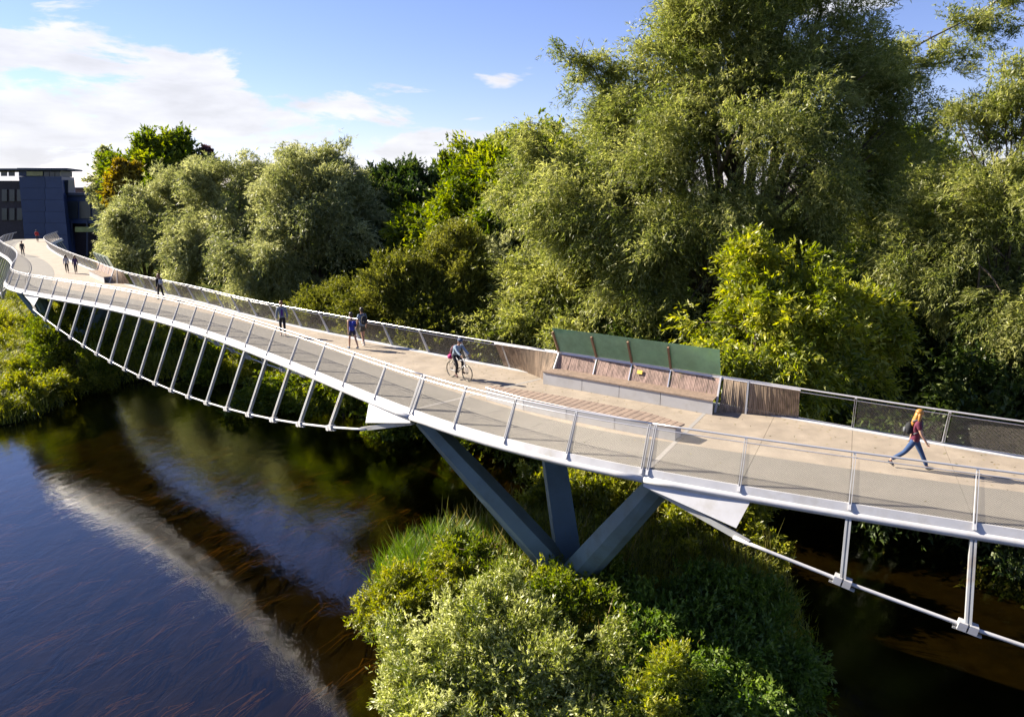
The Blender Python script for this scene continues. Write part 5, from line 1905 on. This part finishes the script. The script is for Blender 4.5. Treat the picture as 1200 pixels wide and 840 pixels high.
def build_cyclist():
    p = Vector((-2.25, 30.3, 0))
    hd = heading_at(p.x, p.y) + 0.02
    t = empty('bicycle', p, 'dark road bicycle under the rider in the middle of the deck', 'bicycle', None, hd - math.pi / 2)
    M_TYRE = mat('tyre_rubber', (0.016, 0.016, 0.016), 0.8)
    M_RIM = mat('rim_metal', (0.22, 0.20, 0.16), 0.3, metal=0.7)
    M_FRM = mat('frame_paint', (0.40, 0.40, 0.42), 0.3, coat=0.4)
    M_BLK = mat('black_parts', (0.015, 0.015, 0.016), 0.5)
    R, WB = 0.355, 0.54
    wheel_parts = []
    for sy in (-WB, WB):
        c = Vector((0, sy, R))
        ring = lambda rr: [c + Vector((0, math.cos(a) * rr, math.sin(a) * rr)) for a in [2 * math.pi * i / 40 for i in range(40)]]
        m = MB(c)
        m.tube(ring(R - 0.017), 0.017, 6, closed=True)
        ty = tag(link('wheel', m.mesh('wheel', M_TYRE, True), t, c))
        m = MB(c)
        m.tube(ring(R - 0.043), 0.012, 6, closed=True)
        link('rim', m.mesh('rim', M_RIM, True), ty)
        m = MB(c)
        for i in range(20):
            a = 2 * math.pi * i / 20
            m.tube([c + Vector((0.03 * (1 if i % 2 else -1), 0, 0)), c + Vector((0, math.cos(a), math.sin(a))) * (R - 0.045)], 0.0022, 3, caps=False)
        tag(link('spokes', m.mesh('spokes', M_RIM), ty), kind='stuff')
        m = MB(c)
        m.tube([c - Vector((0.05, 0, 0)), c + Vector((0.05, 0, 0))], 0.022, 8)
        link('hub', m.mesh('hub', M_BLK), ty)
    bb, seat, head, head_lo = Vector((0, -0.10, 0.29)), Vector((0, -0.24, 0.86)), Vector((0, 0.36, 0.88)), Vector((0, 0.40, 0.70))
    rear, front = Vector((0, -WB, R)), Vector((0, WB, R))
    m = MB()
    m.tube([bb, seat], 0.019, 8)
    m.tube([seat - Vector((0, -0.02, 0.07)), head], 0.018, 8)
    m.tube([bb, head_lo], 0.021, 8)
    m.tube([head, head_lo], 0.022, 8)
    for sx in (-1, 1):
        m.tube([bb + Vector((0.03 * sx, 0, 0)), rear + Vector((0.055 * sx, 0, 0))], 0.011, 6)
        m.tube([seat + Vector((0.02 * sx, 0, -0.07)), rear + Vector((0.055 * sx, 0, 0))], 0.010, 6)
    m.build('frame', M_FRM, t, smooth=True)
    m = MB()
    for sx in (-1, 1):
        m.tube([head_lo + Vector((0.05 * sx, 0.01, -0.02)), front + Vector((0.05 * sx, -0.02, 0.12)), front + Vector((0.05 * sx, 0, 0))], 0.013, 6)
    m.tube([head_lo + Vector((-0.05, 0.01, -0.02)), head_lo + Vector((0.05, 0.01, -0.02))], 0.015, 6)
    m.build('fork', M_FRM, t, smooth=True)
    m = MB()
    m.tube([head, head + Vector((0, -0.02, 0.10)), head + Vector((0, 0.06, 0.14))], 0.016, 7)
    m.tube([head + Vector((-0.28, 0.02, 0.14)), head + Vector((-0.12, 0.06, 0.15)), head + Vector((0.12, 0.06, 0.15)), head + Vector((0.28, 0.02, 0.14))], 0.015, 7)
    m.build('handlebar', M_BLK, t, smooth=True)
    m = MB()
    m.tube([seat, seat + Vector((0, -0.02, 0.08))], 0.014, 6)
    m.ellipsoid(seat + Vector((0, -0.03, 0.10)), (0.075, 0.14, 0.03), 10, 6)
    m.build('saddle', M_BLK, t, smooth=True)
    m = MB()
    m.tube([bb + Vector((0.045, math.cos(a) * 0.085, math.sin(a) * 0.085)) for a in [2 * math.pi * i / 20 for i in range(20)]], 0.007, 5, closed=True)
    m.tube([bb - Vector((0.07, 0, 0)), bb + Vector((0.07, 0, 0))], 0.02, 8)
    m.tube([bb + Vector((0.075, 0, 0)), bb + Vector((0.08, 0.08, -0.15))], 0.011, 5)
    m.tube([bb - Vector((0.075, 0, 0)), bb - Vector((0.08, 0.08, -0.15))], 0.011, 5)
    m.build('crankset', M_BLK, t, smooth=True)
    for sx in (1, -1):
        m = MB()
        m.box(bb + Vector((0.13 * sx, 0.08 * sx, -0.15 * sx)), (0.09, 0.09, 0.02))
        m.build('pedal', M_BLK, t)
    m = MB()
    for sx in (-1, 1):
        m.tube([seat + Vector((0.05 * sx, -0.05, -0.12)), Vector((0.06 * sx, -0.62, 0.76)), rear + Vector((0.06 * sx, 0, 0))], 0.006, 5)
        m.tube([Vector((0.06 * sx, -0.62, 0.76)), Vector((-0.06 * sx, -0.62, 0.76))], 0.006, 5)
    m.build('rear_rack', M_BLK, t)
    pose = dict(seated=True, seat_z=0.92, sy=-0.27, lean=30, head=12, legL=(62, 62), legR=(36, 50), footL=-8, footR=-20, armL=(48, 14), armR=(48, 14), abd=6)
    C = cloth
    r, i = person('cyclist in pale blue jacket and blue helmet riding right', p, hd, 1.80, C('pale_denim', (0.30, 0.40, 0.52)), C('black_leggings', (0.012, 0.011, 0.016)), C('shoe_plum', (0.07, 0.03, 0.05)), mat('hair_brown', (0.07, 0.04, 0.022)), pose, sleeves='long', cap=C('helmet_blue', (0.06, 0.09, 0.17)))
    bag = backpack('dark red backpack on the cyclist', r, i, C('dark_red', (0.12, 0.03, 0.05)), C('dark_nylon', (0.03, 0.03, 0.035)), 0.3, 0.46)
    bag.rotation_euler = (math.radians(-30), 0, bag.rotation_euler.z)
    q = Matrix.Translation(p) @ Matrix.Rotation(hd - math.pi / 2, 4, 'Z') @ Vector((0, -0.60, 0.90))
    pb = empty('pannier_bag', q, 'bright pink bag on the bicycle rack behind the cyclist', 'bag', None, hd - math.pi / 2)
    link('bag_body', skin_mesh('bag_body', [[(Vector((0, -0.12, -0.02)), (0.13, 0.10)), (Vector((0, 0, 0)), (0.15, 0.13)), (Vector((0, 0.12, -0.02)), (0.13, 0.10))]], C('pink', (0.55, 0.02, 0.20))), pb)
    MB().tube([Vector((0.0, -0.10, 0.10)), Vector((0.0, -0.06, 0.17)), Vector((0.0, 0.06, 0.17)), Vector((0.0, 0.10, 0.10))], 0.012, 6).build('bag_handle', C('dark_pink', (0.30, 0.01, 0.10)), pb, smooth=True)


build_cyclist()


def build_litter():
    n = 420
    sv = RNG.uniform(12, 30, n)
    V, T = [], []
    for q in sv:
        wf = xs(q)[3]
        w = wf - 0.5 - abs(RNG.normal(0, 1.3)) if RNG.uniform() < 0.7 else RNG.uniform(0.3, wf - 0.5)
        p = np.array(pt(q, max(0.2, w), 0.006))
        a = RNG.uniform(0, 6.28)
        d, e = np.array([math.cos(a), math.sin(a), 0.1]) * RNG.uniform(0.03, 0.06), np.array([-math.sin(a), math.cos(a), 0.15]) * RNG.uniform(0.01, 0.025)
        V += [p - d, p + e, p + d, p - e]
        T.append(RNG.uniform(0, 1))
    tag(link('fallen_leaves', np_mesh('fallen_leaves', np.array(V), 4, L_HERB, np.array(T))), 'scattered fallen leaves lying on the bridge deck', 'leaves', kind='stuff')


build_litter()
